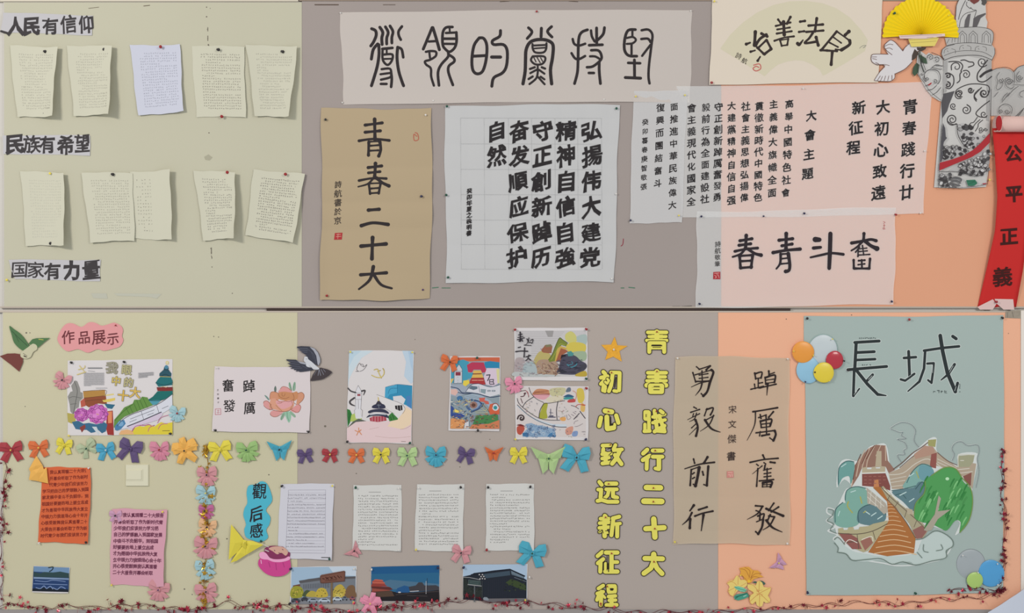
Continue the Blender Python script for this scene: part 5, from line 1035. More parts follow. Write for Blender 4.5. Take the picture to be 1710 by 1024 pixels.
t.s('5 112,450 115,350 160,305 210,308|5 155,550 165,490 220,465 285,475|5 92,690 95,610 140,565|5 545,440 580,370 640,322 700,340|6 240,690 240,620 300,580 380,585 412,640|5 450,490 520,480 600,460|6 600,480 640,435 660,460|5 470,520 510,510 540,540', (64, 100, 104)); t.s('5 130,340 160,320|5 110,650 120,620|5 190,500 220,490|5 560,400 590,380|6 280,620 310,640|6 320,650 350,630|6 360,670 390,650|6 500,520 540,500|6 560,560 590,540', (190, 216, 214)); t.s('8 250,530 260,570|8 175,560 170,590 200,630|6 605,370 620,410|6 270,630 285,620', (170, 170, 80))
t.p('290,470 410,570 430,620 400,640 350,590 295,570', (176, 166, 150)); t.s('3 300,500 400,590|3 295,530 360,590|3 320,490 310,570|3 350,520 345,590|3 380,550 380,600', (220, 216, 204))
t.p('330,470 380,465 420,540 450,560 520,660 600,790 590,885 420,905 300,880 380,760 430,680 420,560', (178, 108, 52)); 
for i in range(13):
    q = (i / 12) ** 1.4; y = 560 + 320 * q; xl = 425 - 110 * max(0, q - .2); xr = 445 + 160 * q; t.s('%.1f %f,%f %f,%f %f,%f' % (2.5 + 2.5 * q, xl, y + 8 * q, (xl + xr) / 2, y - 10 * q, xr, y + 14 * q), (226, 188, 140))
t.p('380,470 395,460 440,510 520,590 600,650 640,690 680,740 650,790 600,790 560,700 480,600 420,540', (170, 160, 128)); t.s('5 380,465 440,530 520,600 600,670 670,740|5 420,545 480,610 540,690 600,790|4 440,510 425,545|4 490,560 470,590|4 545,610 530,660|4 610,670 590,720|4 660,730 620,760', (110, 96, 80)); t.s('5 400,480 440,515|5 450,520 480,550|5 500,570 540,600|5 560,610 590,640|5 610,660 640,690', (224, 222, 204)); t.p('580,740 640,710 670,750 640,790 605,795', (150, 98, 90)); t.p('540,600 580,610 585,640 550,640', ST)
t.p('110,730 140,725 145,740 170,738 175,722 205,720 210,738 240,735 245,720 300,715 330,700 420,680 425,690 380,760 300,870 270,880 220,860 150,800 112,770', (178, 168, 128)); t.p('112,760 180,760 230,790 260,860 200,860 150,810', (150, 88, 82)); t.p('250,810 310,780 330,820 280,870', (160, 104, 90)); t.s('5 110,760 230,765 330,745 420,700|4 230,770 240,860|4 330,750 345,800|5 150,820 230,810', (96, 82, 70)); t.s('5 150,830 180,800 230,820|5 260,800 320,780 330,810', (222, 214, 200))
GR = (76, 160, 84)
t.p('590,640 600,570 660,500 660,430 720,380 780,345 850,350 890,400 900,430 945,480 960,560 940,680 880,755 885,690 850,680 800,740 760,730 700,700 640,690 600,670', GR, True)
r2 = random.Random(5)
for i in range(54):
    x = r2.uniform(640, 930); y = r2.uniform(400, 690); t.line([(x, y, 9), (x - 14, y + 22, 10), (x - 26, y + 50, 5)], r2.choice([(48, 132, 62), (54, 140, 66), (120, 196, 120), (70, 150, 78)]))
t.s('6 700,395 780,345 850,350 895,410 945,470 960,560 940,670 880,755|5 590,640 600,570 655,505 660,430', (120, 150, 70)); t.p('650,740 720,640 745,520 760,540 740,620 820,610 740,670 700,740 670,745', (168, 160, 142)); t.disc(800, 415, 12, 10, (180, 226, 180))
t.s('5 85,800 110,785 150,830|5 110,880 160,890 200,930 290,925 380,920 450,955 520,940 600,960 700,935 790,915 795,870 835,840 830,800 780,760 720,745 650,790 600,800|4 650,830 650,870 680,880|4 760,830 770,860 730,870|4 610,880 640,915|4 85,820 110,850 105,880|4 45,605 80,615 70,650 40,680 80,700 60,740 100,760', (104, 122, 112))
t.s('4 440,95 480,70 520,58 570,70 600,110 590,170 620,215|4 445,100 500,122 520,120 510,140 540,160 485,165 530,185 545,220 525,235 530,262 485,265 510,310|4 830,300 845,260 830,225 850,190 890,180 930,205 990,200 1002,240 990,290 1000,370 980,470', (116, 134, 134))
t.flush('glued_drawing')
for x, y, c, wh in [(1348, 531, 'black', 'at the top left of the teal poster'), (1518, 533, 'red', 'on the top edge of the teal poster'), (1672, 530, 'black', 'at the top right of the teal poster'), (1348, 988, 'navy', 'at the bottom left of the teal poster'), (1527, 990, 'green', 'on the bottom edge of the teal poster'), (1416, 617, 'black', 'beside the red balloon disc on the teal poster')]: pin(x, y, c, wh, h=2.5)
# ---------------------------------------------------------------- cut-outs on the lower board
m_pinkc = mat('pink_card', (214, 148, 150), .8); m_bluec = mat('cyan_card', (76, 174, 196), .8)
t = Thing('title_cloud', 'pink cloud-shaped paper with 作品展示 in dark red writing', 'sign', 152, 588, 3.0)
t.at(0, 515, 4.655)
t.slab('card', '455,210 480,160 520,120 570,118 635,145 690,110 740,112 790,135 840,125 890,112 940,135 958,170 950,215 960,250 935,295 880,315 810,330 760,318 685,345 610,318 530,335 480,300 450,250', .8, m_pinkc, True, h=3)
for c, x, y, w_ in [('作', 532, 226, 100), ('品', 656, 228, 96), ('展', 770, 226, 108), ('示', 880, 238, 92)]: t.ch(c, x, y, w_, (112, 50, 56), 1.6, w_ * 1.05, -2, .08, jit=.0, step=True)
t.flush('lettering')
pin(194, 543, 'red', 'at the right end of the pink title cloud', h=3, size=.6)
t = Thing('title_cloud', 'upright cyan cloud-shaped paper with 觀后感 in black brush writing', 'sign', 430, 905, 3.5)
t.at(380, 780, 4.197)
t.slab('card', '135,180 150,130 200,122 235,100 275,115 305,180 312,240 270,300 300,350 295,400 272,440 285,490 260,515 220,525 170,510 130,490 118,440 130,400 112,340 120,290 140,250', .9, m_bluec, True, h=3.5)
t.ch('觀', 226, 172, 98, (40, 40, 48), 2.2, 110, 4, .12, jit=.02, step=True); t.ch('后', 202, 330, 96, (40, 40, 48), 2.4, 100, -4, .14, jit=.02, step=True); t.ch('感', 204, 448, 92, (40, 40, 48), 2.0, 100, -2, .12, jit=.02, step=True); t.flush('lettering')
pin(434, 810, 'black', 'at the top of the cyan title cloud', h=4, size=.7); pin(436, 903, 'green', 'at the foot of the cyan title cloud', h=4)

# hummingbird
t = Thing('hummingbird_cutout', 'green paper hummingbird with a dark red tail at the top left of the lower board', 'cutout', 42, 618, 5.0)
t.at(0, 515, 4.655)
t.slab('wing', '76,138 110,160 165,200 205,250 232,300 205,330 165,320 115,270 95,210', .6, mat('green_bird_paper', (78, 112, 74), .8), True, h=5, label='raised green wing')
t.slab('wing', '225,275 255,240 290,232 392,230 350,262 300,305 265,300', .6, mat('green_bird_paper', (78, 112, 74), .8), h=5.2, label='head and beak')
t.slab('tail', '0,372 60,352 120,350 180,360 182,420 152,492 90,440', .6, mat('dark_red_bird_paper', (112, 62, 56), .8), h=4.6)
t.slab('body', '168,345 190,325 225,300 260,275 290,290 290,320 262,340 240,380 200,392 165,375', .6, mat('pale_bird_paper', (190, 186, 158), .8), True, h=5.8)
t.h0 = 5.9; t.s('3 185,350 215,370|3 190,365 215,380|6 190,372 210,378', (60, 50, 44)); t.h0 = 5.2; t.s('4 95,175 150,230 215,290|3 120,200 150,260', (54, 84, 56)); t.s('5 305,240 340,245', (190, 190, 80)); t.flush('drawn_marks')

# swallow
t = Thing('swallow_cutout', 'black and white paper swallow with spread wings above the peony sheet corner', 'cutout', 520, 637, 6.0)
t.at(470, 570, 13.656)
m_navy = mat('dark_blue_grey_paper', (58, 60, 72), .8)
t.slab('wing', '355,125 450,110 640,118 760,160 840,250 890,380 900,470 850,560 800,540 700,470 600,400 540,340 580,320 440,240 500,250 370,190 440,200 365,150', .5, m_navy, h=6.4, label='upper wing')
t.slab('wing', '115,410 340,420 400,460 560,490 640,600 760,620 720,660 600,680 520,690 420,700 400,680 330,690 360,650 290,660 300,630 200,625 260,600 150,570 240,560 140,500 220,490 125,440', .5, m_navy, h=6.2, label='lower wing')
t.slab('tail', '840,620 900,600 1060,640 1140,680 1160,715 1080,790 960,860 880,880 660,905 720,760 790,660', .5, mat('brown_black_paper', (66, 58, 62), .8), h=6.0)
t.slab('body', '525,370 550,345 600,360 620,410 700,470 800,560 870,620 830,645 740,640 690,600 620,590 570,560 560,490 520,450', .5, mat('pale_bird_belly', (196, 198, 204), .8), True, h=7.0)
t.h0 = 6.5; t.p('650,130 760,165 835,255 885,380 890,470 850,555 830,520 800,330 740,220', (160, 162, 174)); t.s('10 380,160 600,165|10 400,200 600,210|8 470,245 600,250|6 600,180 740,300 790,500|5 690,250 740,400', (100, 104, 120)); t.p('340,425 400,462 560,490 560,530 440,505', (160, 162, 174)); t.s('7 160,450 400,480|7 170,500 420,530|7 200,560 440,580|7 260,620 480,610|6 480,560 600,620', (104, 106, 124))
t.h0 = 6.1; t.s('14 860,650 840,780|14 870,650 900,780|12 910,640 970,760|10 960,640 1010,700|6 820,650 740,780', (126, 128, 142)); t.h0 = 7.1; t.s('8 560,400 600,410|6 640,560 700,600', (120, 120, 130)); t.flush('drawn_feathers')

# purse
t = Thing('purse_cutout', 'magenta paper pouch cut-out with pale pink rim and brown bundle on top', 'cutout', 460, 963, 6.0)
t.at(380, 780, 4.197)
t.slab('bundle', '262,570 290,555 330,550 370,555 395,560 420,590 440,600 435,630 400,650 330,645 280,620 262,600', .6, mat('maroon_card', (128, 48, 88), .8), True, h=6)
t.slab('pouch', '230,640 280,640 330,660 400,650 435,640 445,700 430,735 390,760 330,765 270,745 225,700 217,670', .9, mat('magenta_card', (196, 66, 136), .75), True, h=6.6)
t.slab('rim', '225,605 250,592 275,605 300,635 340,645 400,640 430,625 442,640 420,655 370,665 320,662 285,648 255,645 232,635', .6, mat('pale_pink_card', (228, 158, 196), .8), True, h=7.4)
t.h0 = 6.1; t.p('290,570 330,555 390,560 425,590 410,620 380,600 350,610 320,590', (208, 158, 140), True); t.s('5 330,582 334,586|4 385,575 392,580|4 360,600 380,606', (90, 40, 60)); t.s('4 250,540 290,560|6 265,580 290,590', (200, 190, 190)); t.h0 = 6.7; t.s('3 290,665 300,700|3 340,672 345,720|3 390,668 400,700', (160, 40, 110)); t.s('4 236,650 240,675', (236, 190, 220)); t.flush('drawn_marks')

# flowers
t = Thing('flower_cutout', 'cluster of three yellow orange lily flowers with green leaves cut from paper', 'cutout', 1250, 1014, 5.0)
t.at(1190, 900, 8.256)
m_y = mat('pale_yellow_lily_paper', (226, 200, 116), .8); m_o = mat('orange_lily_paper', (220, 160, 66), .8)
t.slab('flower', '365,400 440,385 500,385 550,430 620,435 670,475 640,480 700,525 640,530 560,555 530,600 490,610 440,570 420,520 370,500 385,455', .6, m_o, h=5, label='orange lily')
t.slab('flower', '190,610 230,575 290,560 320,510 350,500 380,560 440,560 475,590 470,640 430,670 380,690 330,720 280,790 240,770 205,720 230,660 215,630', .6, m_y, h=5.8, label='left yellow lily')
t.slab('flower', '480,620 540,615 590,640 610,590 640,570 680,600 700,660 760,670 800,660 790,720 760,780 790,830 780,875 730,880 700,860 680,920 640,935 605,910 590,860 540,900 505,860 510,780 560,740 500,700 475,660', .6, m_y, h=6.4, label='front yellow lily')
t.slab('leaf', '290,790 330,760 400,750 470,740 500,790 440,820 350,845 300,830', .6, mat('green_lily_leaf', (70, 150, 128), .8), h=6.8)
t.slab('leaf', '290,655 350,650 420,670 470,700 440,730 380,720 320,690', .6, mat('pale_green_lily_leaf', (120, 190, 160), .8), h=6.8)
t.slab('leaf', '640,570 690,580 725,610 710,635 680,610', .6, mat('dark_green_lily_leaf', (64, 96, 84), .8), h=5.6); t.slab('leaf', '545,600 580,580 610,590 590,610', .6, mat('dark_green_lily_leaf', (64, 96, 84), .8), h=5.6)
OB = (206, 128, 62)
t.h0 = 5.1; t.s('6 380,410 450,430 500,520|6 440,390 510,440 500,540|6 560,440 520,540|6 640,530 560,520 510,570|6 670,475 580,480 520,540|5 400,500 460,560', (176, 108, 40)); t.disc(498, 580, 20, 18, (250, 190, 40))
t.h0 = 5.9; t.s('4 230,580 290,600 330,640|4 350,500 345,630|4 470,600 380,650|4 205,720 300,670|4 280,790 320,690|5 190,610 220,600 290,565|5 215,700 230,770 265,790|4 380,560 440,560 475,590', OB)
t.h0 = 6.5; t.s('5 480,620 560,640 630,730|5 640,575 635,720|5 800,665 650,740|5 780,875 650,750|5 640,930 645,760|5 510,860 630,750|5 505,860 510,780 560,740 500,700|6 510,870 540,900 590,860|5 760,780 800,700|4 600,700 640,740 690,720|4 610,780 650,750 680,790', OB); t.s('5 600,720 680,700|5 600,750 690,760|4 620,690 650,790', (222, 150, 80))
t.h0 = 6.9; t.s('10 310,800 400,770 470,740|5 300,830 350,790|4 300,660 380,690 460,710|5 470,690 500,830|4 440,720 520,790', (24, 96, 82)); t.s('6 420,790 460,775', (206, 226, 216)); t.flush('drawn_petals')
pin(1236, 960, 'yellow', 'on the orange lily of the flower cluster', h=7, size=.7)

# ---- orange pinned star and the yellow cut-out characters
t = Thing('glitter_star', 'orange gold paper star pinned at its centre above the character 初', 'star', 1027, 603, 3.0)
t.at(980, 540, 4.094)
t.slab('star_card', '190,92 208,150 278,155 222,190 238,262 180,228 125,250 142,196 98,148 165,146', 1.2, mat('gold_orange_card', (222, 162, 50), .6, bump=.001, bscale=160, mottle=.1, mscale=120), h=3)
pin(1025, 583, 'white', 'in the centre of the gold star', h=3)
YL = (226, 216, 84); YD = (46, 38, 24)
m_back_ = mat('black_card_outline', YD, .8)
def letter(chname, label, ox, oy, k, groups, pinxy, extra=''):
    pos = label.split('outline')[1].strip(', ')
    """groups: strokes drawn yellow over black one after another; the black card behind has real thickness"""
    t = Thing('cutout_character', label, 'letter', 0, 0, 3.0, group='yellow cut-out characters of the two slogan columns')
    t.at(ox, oy, k)
    allp = [q for g_ in groups for pts in parse(g_) for q in pts]
    bx = (min(q[0] for q in allp) + max(q[0] for q in allp)) / 2; by = max(q[1] for q in allp)
    X, Y = t.L((bx, by)); p = P(X, Y + 4); t.root.location = p; t.root['_org'] = p
    vs = []; fs = []
    n = 14
    for g_ in groups:
        for pts in parse(g_):
            for i in range(max(1, len(pts) - 1)):
                a = pts[i]; b_ = pts[min(i + 1, len(pts) - 1)]
                r = (a[2] + 9) / 2; dx, dy = b_[0] - a[0], b_[1] - a[1]; an = math.atan2(dy, dx)
                q = [(a[0] + r * math.cos(an + math.pi / 2 + math.pi * j / (n // 2)), a[1] + r * math.sin(an + math.pi / 2 + math.pi * j / (n // 2))) for j in range(n // 2 + 1)]
                q += [(b_[0] + r * math.cos(an - math.pi / 2 + math.pi * j / (n // 2)), b_[1] + r * math.sin(an - math.pi / 2 + math.pi * j / (n // 2))) for j in range(n // 2 + 1)]
                q = [t.L(z) for z in q]; m_ = len(q); o_ = len(vs)
                vs += [P(x, y, 3.0) for x, y in q] + [P(x, y, 1.8) for x, y in q]
                fs += [[o_ + j for j in reversed(range(m_))], [o_ + m_ + j for j in range(m_)]] + [[o_ + j, o_ + (j + 1) % m_, o_ + m_ + (j + 1) % m_, o_ + m_ + j] for j in range(m_)]
    mesh_obj('card', vs, fs, m_back_, t.root)
    for g_ in groups:
        t.s(g_, YD, False, 9); t.s(g_, YL, False, -1)
    if extra: t.s(extra, YD, False)
    t.flush('yellow_face')
    for i, (x, y) in enumerate(pinxy): pin(x, y, 'red', 'on the yellow character, ' + pos + (', lower pin' if i else ''), h=3, size=.62)
L1 = (980, 540, 4.094); L2 = (970, 770, 4.033)
def lp(L, x, y): return (L[0] + x / L[2], L[1] + y / L[2])
letter('青', 'yellow cut-out character 青 with black outline, top of the right column', *L1, ['26 416,62 544,62|24 425,90 540,90|26 410,117 544,117|34 478,58 478,118', '28 428,135 528,135|28 426,138 426,196|28 528,138 528,196|22 430,168 525,168'], [lp(L1, 478, 56)], '5 445,148 505,148|5 450,164 505,164|5 400,104 430,104|5 520,104 555,104|5 404,78 440,78|5 520,78 552,78')
letter('春', 'yellow cut-out character 春 with black outline, second of the right column', *L1, ['26 416,338 542,338|24 420,366 536,366|24 410,392 542,392|36 478,330 478,400|34 408,424 425,420|34 540,424 525,420', '26 432,424 512,424|26 430,428 432,470|26 516,428 514,470|24 434,472 512,472|24 440,450 510,450'], [lp(L1, 478, 328)], '6 458,432 495,432|6 456,454 495,454|5 405,380 440,380|5 510,380 548,380')
letter('践', 'yellow cut-out character 践 with black outline, third of the right column', *L1, ['26 398,606 420,606|26 398,610 398,652|26 420,654 400,654|26 424,610 424,735|24 396,690 396,734|26 392,738 430,736', '28 462,598 478,720|24 450,640 532,622|24 450,680 535,660|26 478,735 532,740|28 530,700 462,740|28 495,640 528,728', '26 502,598 520,612'], [lp(L1, 475, 598)], '5 404,622 404,640|5 440,660 470,655')
letter('行', 'yellow cut-out character 行 with black outline, fourth of the right column', *L1, ['30 412,864 384,890', '30 430,905 382,935|28 410,925 408,995', '30 450,870 515,870', '28 450,912 516,912|32 492,915 492,995|26 468,992 490,998'], [lp(L1, 466, 867)])
letter('二', 'yellow cut-out character 二 with black outline, two bars in the right column', *L2, ['38 440,178 536,180', '40 424,270 544,272'], [lp(L2, 488, 179), lp(L2, 487, 270)])
letter('十', 'yellow cut-out character 十 with black outline in the right column', *L2, ['36 436,456 560,448|38 490,390 498,512'], [lp(L2, 496, 453)])
letter('大', 'yellow cut-out character 大 with black outline, foot of the right column', *L2, ['34 430,655 550,658|38 490,628 490,670|34 488,680 470,722 424,756|34 492,680 512,722 546,758'], [lp(L2, 490, 675)])
letter('初', 'yellow cut-out character 初 with black outline under the star', *L1, ['28 112,332 125,345|28 95,372 140,362|26 130,380 95,415|30 122,400 122,462|24 112,430 108,460', '26 165,336 224,338|28 224,342 220,458|28 176,345 165,425 150,464|24 205,465 185,462', '18 140,380 150,392 138,412 125,400'], [lp(L1, 169, 335)], '7 198,370 190,440')
letter('心', 'yellow cut-out character 心 with black outline, third down the left column', *L1, ['36 124,598 170,606', '30 96,645 84,702', '34 136,640 138,718|34 140,722 184,714|22 190,700 190,690', '30 200,630 215,680'], [lp(L1, 146, 601)], '9 160,640 162,690 178,690')
letter('致', 'yellow cut-out character 致 with black outline, fourth down the left column', *L1, ['26 106,836 160,834|28 112,860 110,880|26 104,895 165,890|26 104,925 150,918|28 106,958 170,950|30 128,890 128,950', '26 195,832 182,860|26 180,868 240,862|30 225,870 200,925 172,960|30 192,900 236,962'], [lp(L1, 162, 828)], '5 140,860 165,852 172,880 150,900')
letter('远', 'yellow cut-out character 远 with black outline, fifth down the left column', *L2, ['28 124,140 140,160', '30 172,152 238,152', '26 170,190 242,190|26 188,195 180,230 162,248|28 216,195 216,238 244,246', '26 116,192 138,192|28 136,200 132,245|28 112,268 140,262 180,274 246,274'], [lp(L2, 187, 152)])
letter('新', 'yellow cut-out character 新 with black outline, sixth down the left column', *L2, ['28 160,368 166,372|26 132,388 188,388|26 126,418 190,412|26 124,450 188,445|32 160,380 160,505|18 124,478 134,472|18 172,474 184,484', '28 214,386 258,374|28 218,392 205,500|24 222,425 264,420|28 245,428 244,508'], [lp(L2, 166, 377)], '5 120,480 145,465 150,485|5 165,470 185,470 190,490 175,495')
letter('征', 'yellow cut-out character 征 with black outline, seventh down the left column', *L2, ['28 144,612 112,640', '28 150,660 114,688|28 132,682 130,745', '30 168,616 246,616|30 206,625 206,735|26 214,680 246,680|30 164,744 246,744|22 166,690 166,735'], [lp(L2, 205, 620)], '7 186,690 186,745|5 176,640 176,735')
letter('程', 'yellow cut-out character 程 with black outline, foot of the left column', *L2, ['26 150,838 118,858|26 110,892 150,880|28 138,880 134,970|26 118,910 108,935|18 150,905 162,920', '28 184,842 228,842|26 184,846 186,878|26 230,846 230,878|24 188,884 228,884', '26 186,912 232,908|24 190,938 234,936|28 172,970 240,968|28 206,912 206,966'], [lp(L2, 178, 841), lp(L2, 132, 957)], '7 196,862 220,862')

# ---- origami bows
BOWC = {'red': (176, 52, 62), 'orange': (226, 106, 52), 'yellow': (230, 212, 56), 'pale green': (176, 190, 152), 'sky blue': (66, 166, 204), 'purple': (96, 76, 124), 'pink': (218, 130, 156),
        'golden orange': (244, 178, 74), 'green': (150, 192, 112), 'cyan': (66, 172, 200), 'dusty pink': (214, 142, 150), 'pale blue': (158, 200, 210), 'magenta': (196, 96, 150), 'peach': (232, 178, 128), 'light green': (176, 208, 138), 'rose pink': (232, 138, 168), 'lilac': (206, 152, 186)}
def bowmat(c): return mat('origami_' + c.replace(' ', '_'), tuple(v * .95 for v in soften(BOWC[c])), .65)
def tent(t, name, outline, apexes, m, cx, cy, w, rot, sx):
    """a folded paper facet group: outline points (x, y, z) fanned to one ridge"""
    ca, sa = math.cos(rot), math.sin(rot)
    def T(p): x, y, z = p; x *= sx; X = x * ca - y * sa; Y = x * sa + y * ca; return P(cx + X * w, cy - Y * w, 2 + z * w * 2.6 * .62)
    n = len(outline); vs = [T(p) for p in outline] + [T(p) for p in apexes] + [T((x, y, max(0, z - .05))) for x, y, z in outline]
    fs = []
    if len(apexes) == 1:
        for i in range(n): fs.append([i, (i + 1) % n, n])
    else:
        h_ = n // 2
        for i in range(n): fs.append([i, (i + 1) % n, n + (0 if i < h_ else 1)])
        fs.append([h_, n + 1, n]); fs.append([0, n, n + 1])
    k = n + len(apexes)
    for i in range(n): fs.append([i, k + i, k + (i + 1) % n, (i + 1) % n])
    fs.append([k + i for i in reversed(range(n))])
    o = mesh_obj(name, vs, fs, m, t)
    return o
def bow(cx, cy, w, c, label, rot=0.0, style='bow', group=None, pinc='black', s2=1.0, cat='bow'):
    m = bowmat(c); r = rnd.uniform
    t = empty('origami_bow' if style != 'butterfly' else 'origami_butterfly', label, cat if style != 'butterfly' else 'butterfly', cx, cy + w * .45, 0, group)
    ro = math.radians(rot)
    j = lambda a=.03: r(-a, a)
    if style == 'butterfly':
        for s_ in (-1, 1):
            tent(t, 'wing', [(0, .12, .06), (-.5 + j(), .36 + j(), .14), (-.34, .02, .1), (-.06, -.02, .05)], [(-.24, .16, .22)], m, cx, cy, w, ro, s_)
            tent(t, 'tail_wing', [(0, .0, .05), (-.06, -.02, .05), (-.3, .02, .08), (-.16 + j(), -.42 + j(), .08), (-.02, -.3, .05)], [(-.13, -.1, .16)], m, cx, cy, w, ro, s_)
        tent(t, 'body_fold', [(-.04, .14, .07), (.04, .14, .07), (.03, -.1, .07), (-.03, -.1, .07)], [(0, .02, .15)], m, cx, cy, w, ro, 1)
    else:
        for s_ in (-1, 1):
            g_ = r(.88, 1.06)
            tent(t, 'loop', [(.0, .08, .06), (-.18 * g_, .36 + j(), .08), (-.42 * g_, .40 + j(), .12), (-.50 * g_, .20, .16), (-.46 * g_, -.04 + j(), .12), (-.2, -.05, .07), (0, -.04, .06)],
                 [(-.20 * g_, .14 + j(.02), .21), (-.12, .04, .1)], m, cx, cy, w, ro, s_)
            if style == 'bow':
                tent(t, 'tail', [(0, -.02, .05), (-.18, -.06, .06), (-.30, -.05, .05), (-.50 * g_, -.40 + j(), .08), (-.34 * g_, -.44, .1), (-.22 * g_, -.52 + j(), .05), (-.04, -.16, .05)],
                     [(-.2 * g_, -.2, .14), (-.30 * g_, -.38, .13)], m, cx, cy, w, ro, s_)
            elif style == 'short':
                tent(t, 'tail', [(0, -.02, .05), (-.2, -.05, .06), (-.46 * g_, -.30 + j(), .08), (-.2 * g_, -.42 + j(), .05), (-.03, -.12, .05)], [(-.22 * g_, -.2, .15)], m, cx, cy, w, ro, s_)
            elif style == 'fan':
                tent(t, 'tail', [(0, -.02, .05), (-.25, -.05, .05), (-.52 * g_, -.22 + j(.06), .08), (-.36 * g_, -.34, .09), (-.05, -.14, .05)], [(-.26 * g_, -.14, .15)], m, cx, cy, w, ro, s_)
                tent(t, 'tail', [(0, -.05, .06), (-.18, -.18, .06), (-.34 * g_, -.46 + j(.06), .08), (-.12 * g_, -.5 + j(.04), .08), (.0, -.2, .05)], [(-.16 * g_, -.28, .16)], m, cx, cy, w, ro, s_)
        if style == 'fan': tent(t, 'tail', [(-.05, -.1, .08), (.05, -.1, .08), (.1, -.5 + j(), .1), (-.08, -.54, .1)], [(0, -.3, .18)], m, cx, cy, w, ro, 1)
        if style == 'star':
            for a_ in range(5):
                a2 = math.radians(90 + 72 * a_ + j(8) * 1); ca, sa = math.cos(a2), math.sin(a2); R_ = .56 + j(.05)
                f = lambda u_, v_, z_: (u_ * ca - v_ * sa, u_ * sa + v_ * ca, z_)
                tent(t, 'blade', [f(0, -.05, .08), f(.22, -.16, .1), f(R_, -.12, .12), f(R_ * .95, .1, .1), f(.22, .14, .1), f(0, .05, .08)], [f(.3, 0, .24), f(.2, 0, .2)], m, cx, cy, w, ro, 1)
        tent(t, 'knot', [(-.07, .07, .14), (.07, .07, .14), (.08, -.07, .14), (-.06, -.08, .14)], [(0, 0, .2)], m, cx, cy, w, ro, 1)
    if pinc: pin(cx, cy - w * .03, pinc, 'through the ' + ' '.join(label.split()[:11]), h=2 + w * .17 * 1.6, size=.75)
    return t
G1 = 'row of origami bows along the middle of the lower board'
for a in [(20, 752, 38, 'red', 'red origami bow, leftmost of the long row', 4, 'bow', 'yellow'), (66, 748, 33, 'orange', 'orange origami bow second in the row, above a yellow folded one', 3, 'bow', 'yellow'), (108, 744, 30, 'yellow', 'yellow origami bow under the drawing of peonies', -8, 'bow', 'yellow'),
          (146, 749, 34, 'pale green', 'pale grey green origami bow, flattest of the row', 30, 'short', 'green'), (178, 752, 34, 'sky blue', 'sky blue origami bow left of a purple one on the cream panel', 8, 'bow', 'white'), (218, 750, 42, 'purple', 'purple origami bow above the wall switch', -16, 'bow', 'purple'),
          (268, 751, 35, 'pink', 'pink origami bow between the purple and the golden orange ones', 4, 'fan', 'red'), (309, 753, 44, 'golden orange', 'large golden orange origami bow with star-like blades', 12, 'star', 'black'), (368, 751, 38, 'yellow', 'yellow origami bow at the top of the bow column', 6, 'bow', 'yellow'),
          (413, 752, 37, 'green', 'green origami bow below the peony sheet', 8, 'fan', 'green'), (468, 751, 42, 'cyan', 'cyan origami butterfly in the row beside the grey panel edge', 2, 'butterfly', 'black'), (510, 760, 28, 'purple', 'small purple origami bow at the edge of the grey panel', 6, 'bow', 'purple'),
          (552, 759, 27, 'red', 'small red origami bow below the swallow', 0, 'bow', 'yellow'), (596, 760, 28, 'orange', 'small orange origami bow with a bright pin under the temple drawing', 0, 'bow', 'yellow'), (637, 759, 30, 'yellow', 'small yellow origami bow under the temple drawing', 0, 'bow', 'black'),
          (681, 761, 36, 'light green', 'light green origami bow with a black pin', 0, 'bow', 'green'), (728, 760, 37, 'cyan', 'bright blue origami bow in the row left of a purple one', 0, 'fan', 'navy'), (778, 759, 31, 'purple', 'purple origami bow below the crowded colourful print', -10, 'bow', 'purple'),
          (824, 757, 32, 'orange', 'orange origami butterfly below the crowded colourful print', -2, 'butterfly', 'red'), (866, 759, 31, 'yellow', 'yellow origami bow left of the big green butterfly', 0, 'bow', 'yellow'), (916, 766, 58, 'light green', 'large light green origami butterfly, biggest of the row', 0, 'butterfly', 'green'),
          (963, 764, 50, 'cyan', 'large blue origami bow at the right end of the row', -6, 'bow', 'black')]:
    bow(*a[:5], rot=a[5], style=a[6], group=G1, pinc=a[7])
G2 = 'column of pastel origami bows over a gold foil string'
for a in [(346, 793, 36, 'dusty pink', 'dusty pink origami bow, topmost of the column', 4), (345, 824, 35, 'pale blue', 'pale blue origami bow, second of the column', -4), (344, 853, 27, 'magenta', 'magenta origami bow in the middle of the column', 0), (347, 880, 33, 'peach', 'peach origami bow of the column', -8),
          (345, 912, 40, 'dusty pink', 'dusty pink origami bow with a wide skirt, fifth of the column', -6), (343, 949, 36, 'pale blue', 'pale blue origami bow, sixth of the column', 8), (345, 988, 36, 'dusty pink', 'dusty pink origami bow, lowest of the column above the gold foil', 10)]:
    bow(*a[:5], rot=a[5], style='fan', group=G2, pinc={'magenta': 'black', 'pale blue': 'yellow'}.get(a[3], 'black'))
G3 = None
bow(751, 605, 31, 'orange', 'orange origami bow at the top left corner of the crowded colourful print', -6, 'bow')
bow(859, 641, 30, 'rose pink', 'rose pink origami bow between the two landscape prints', 10, 'fan')
bow(106, 635, 30, 'dusty pink', 'dusty pink origami bow left of the peony and temple drawing', -24, 'fan')
bow(297, 690, 28, 'pale blue', 'pale blue origami bow at the right edge of the peony and temple drawing', -12, 'fan', pinc='red')
bow(194, 861, 22, 'lilac', 'lilac origami bow at the top left corner of the pink sheet', 0, 'bow')
bow(266, 985, 36, 'dusty pink', 'dusty pink origami bow at the lower right corner of the pink sheet', -12, 'fan', pinc='purple')
bow(592, 920, 30, 'dusty pink', 'dusty pink origami butterfly at the lower left corner of the first typed sheet', 50, 'butterfly')
bow(619, 1008, 34, 'rose pink', 'rose pink origami bow at the lower left corner of the gate tower photo', -10, 'star', pinc='yellow')
bow(771, 923, 34, 'dusty pink', 'dusty pink origami bow at the lower right corner of the second typed sheet', -8, 'bow')
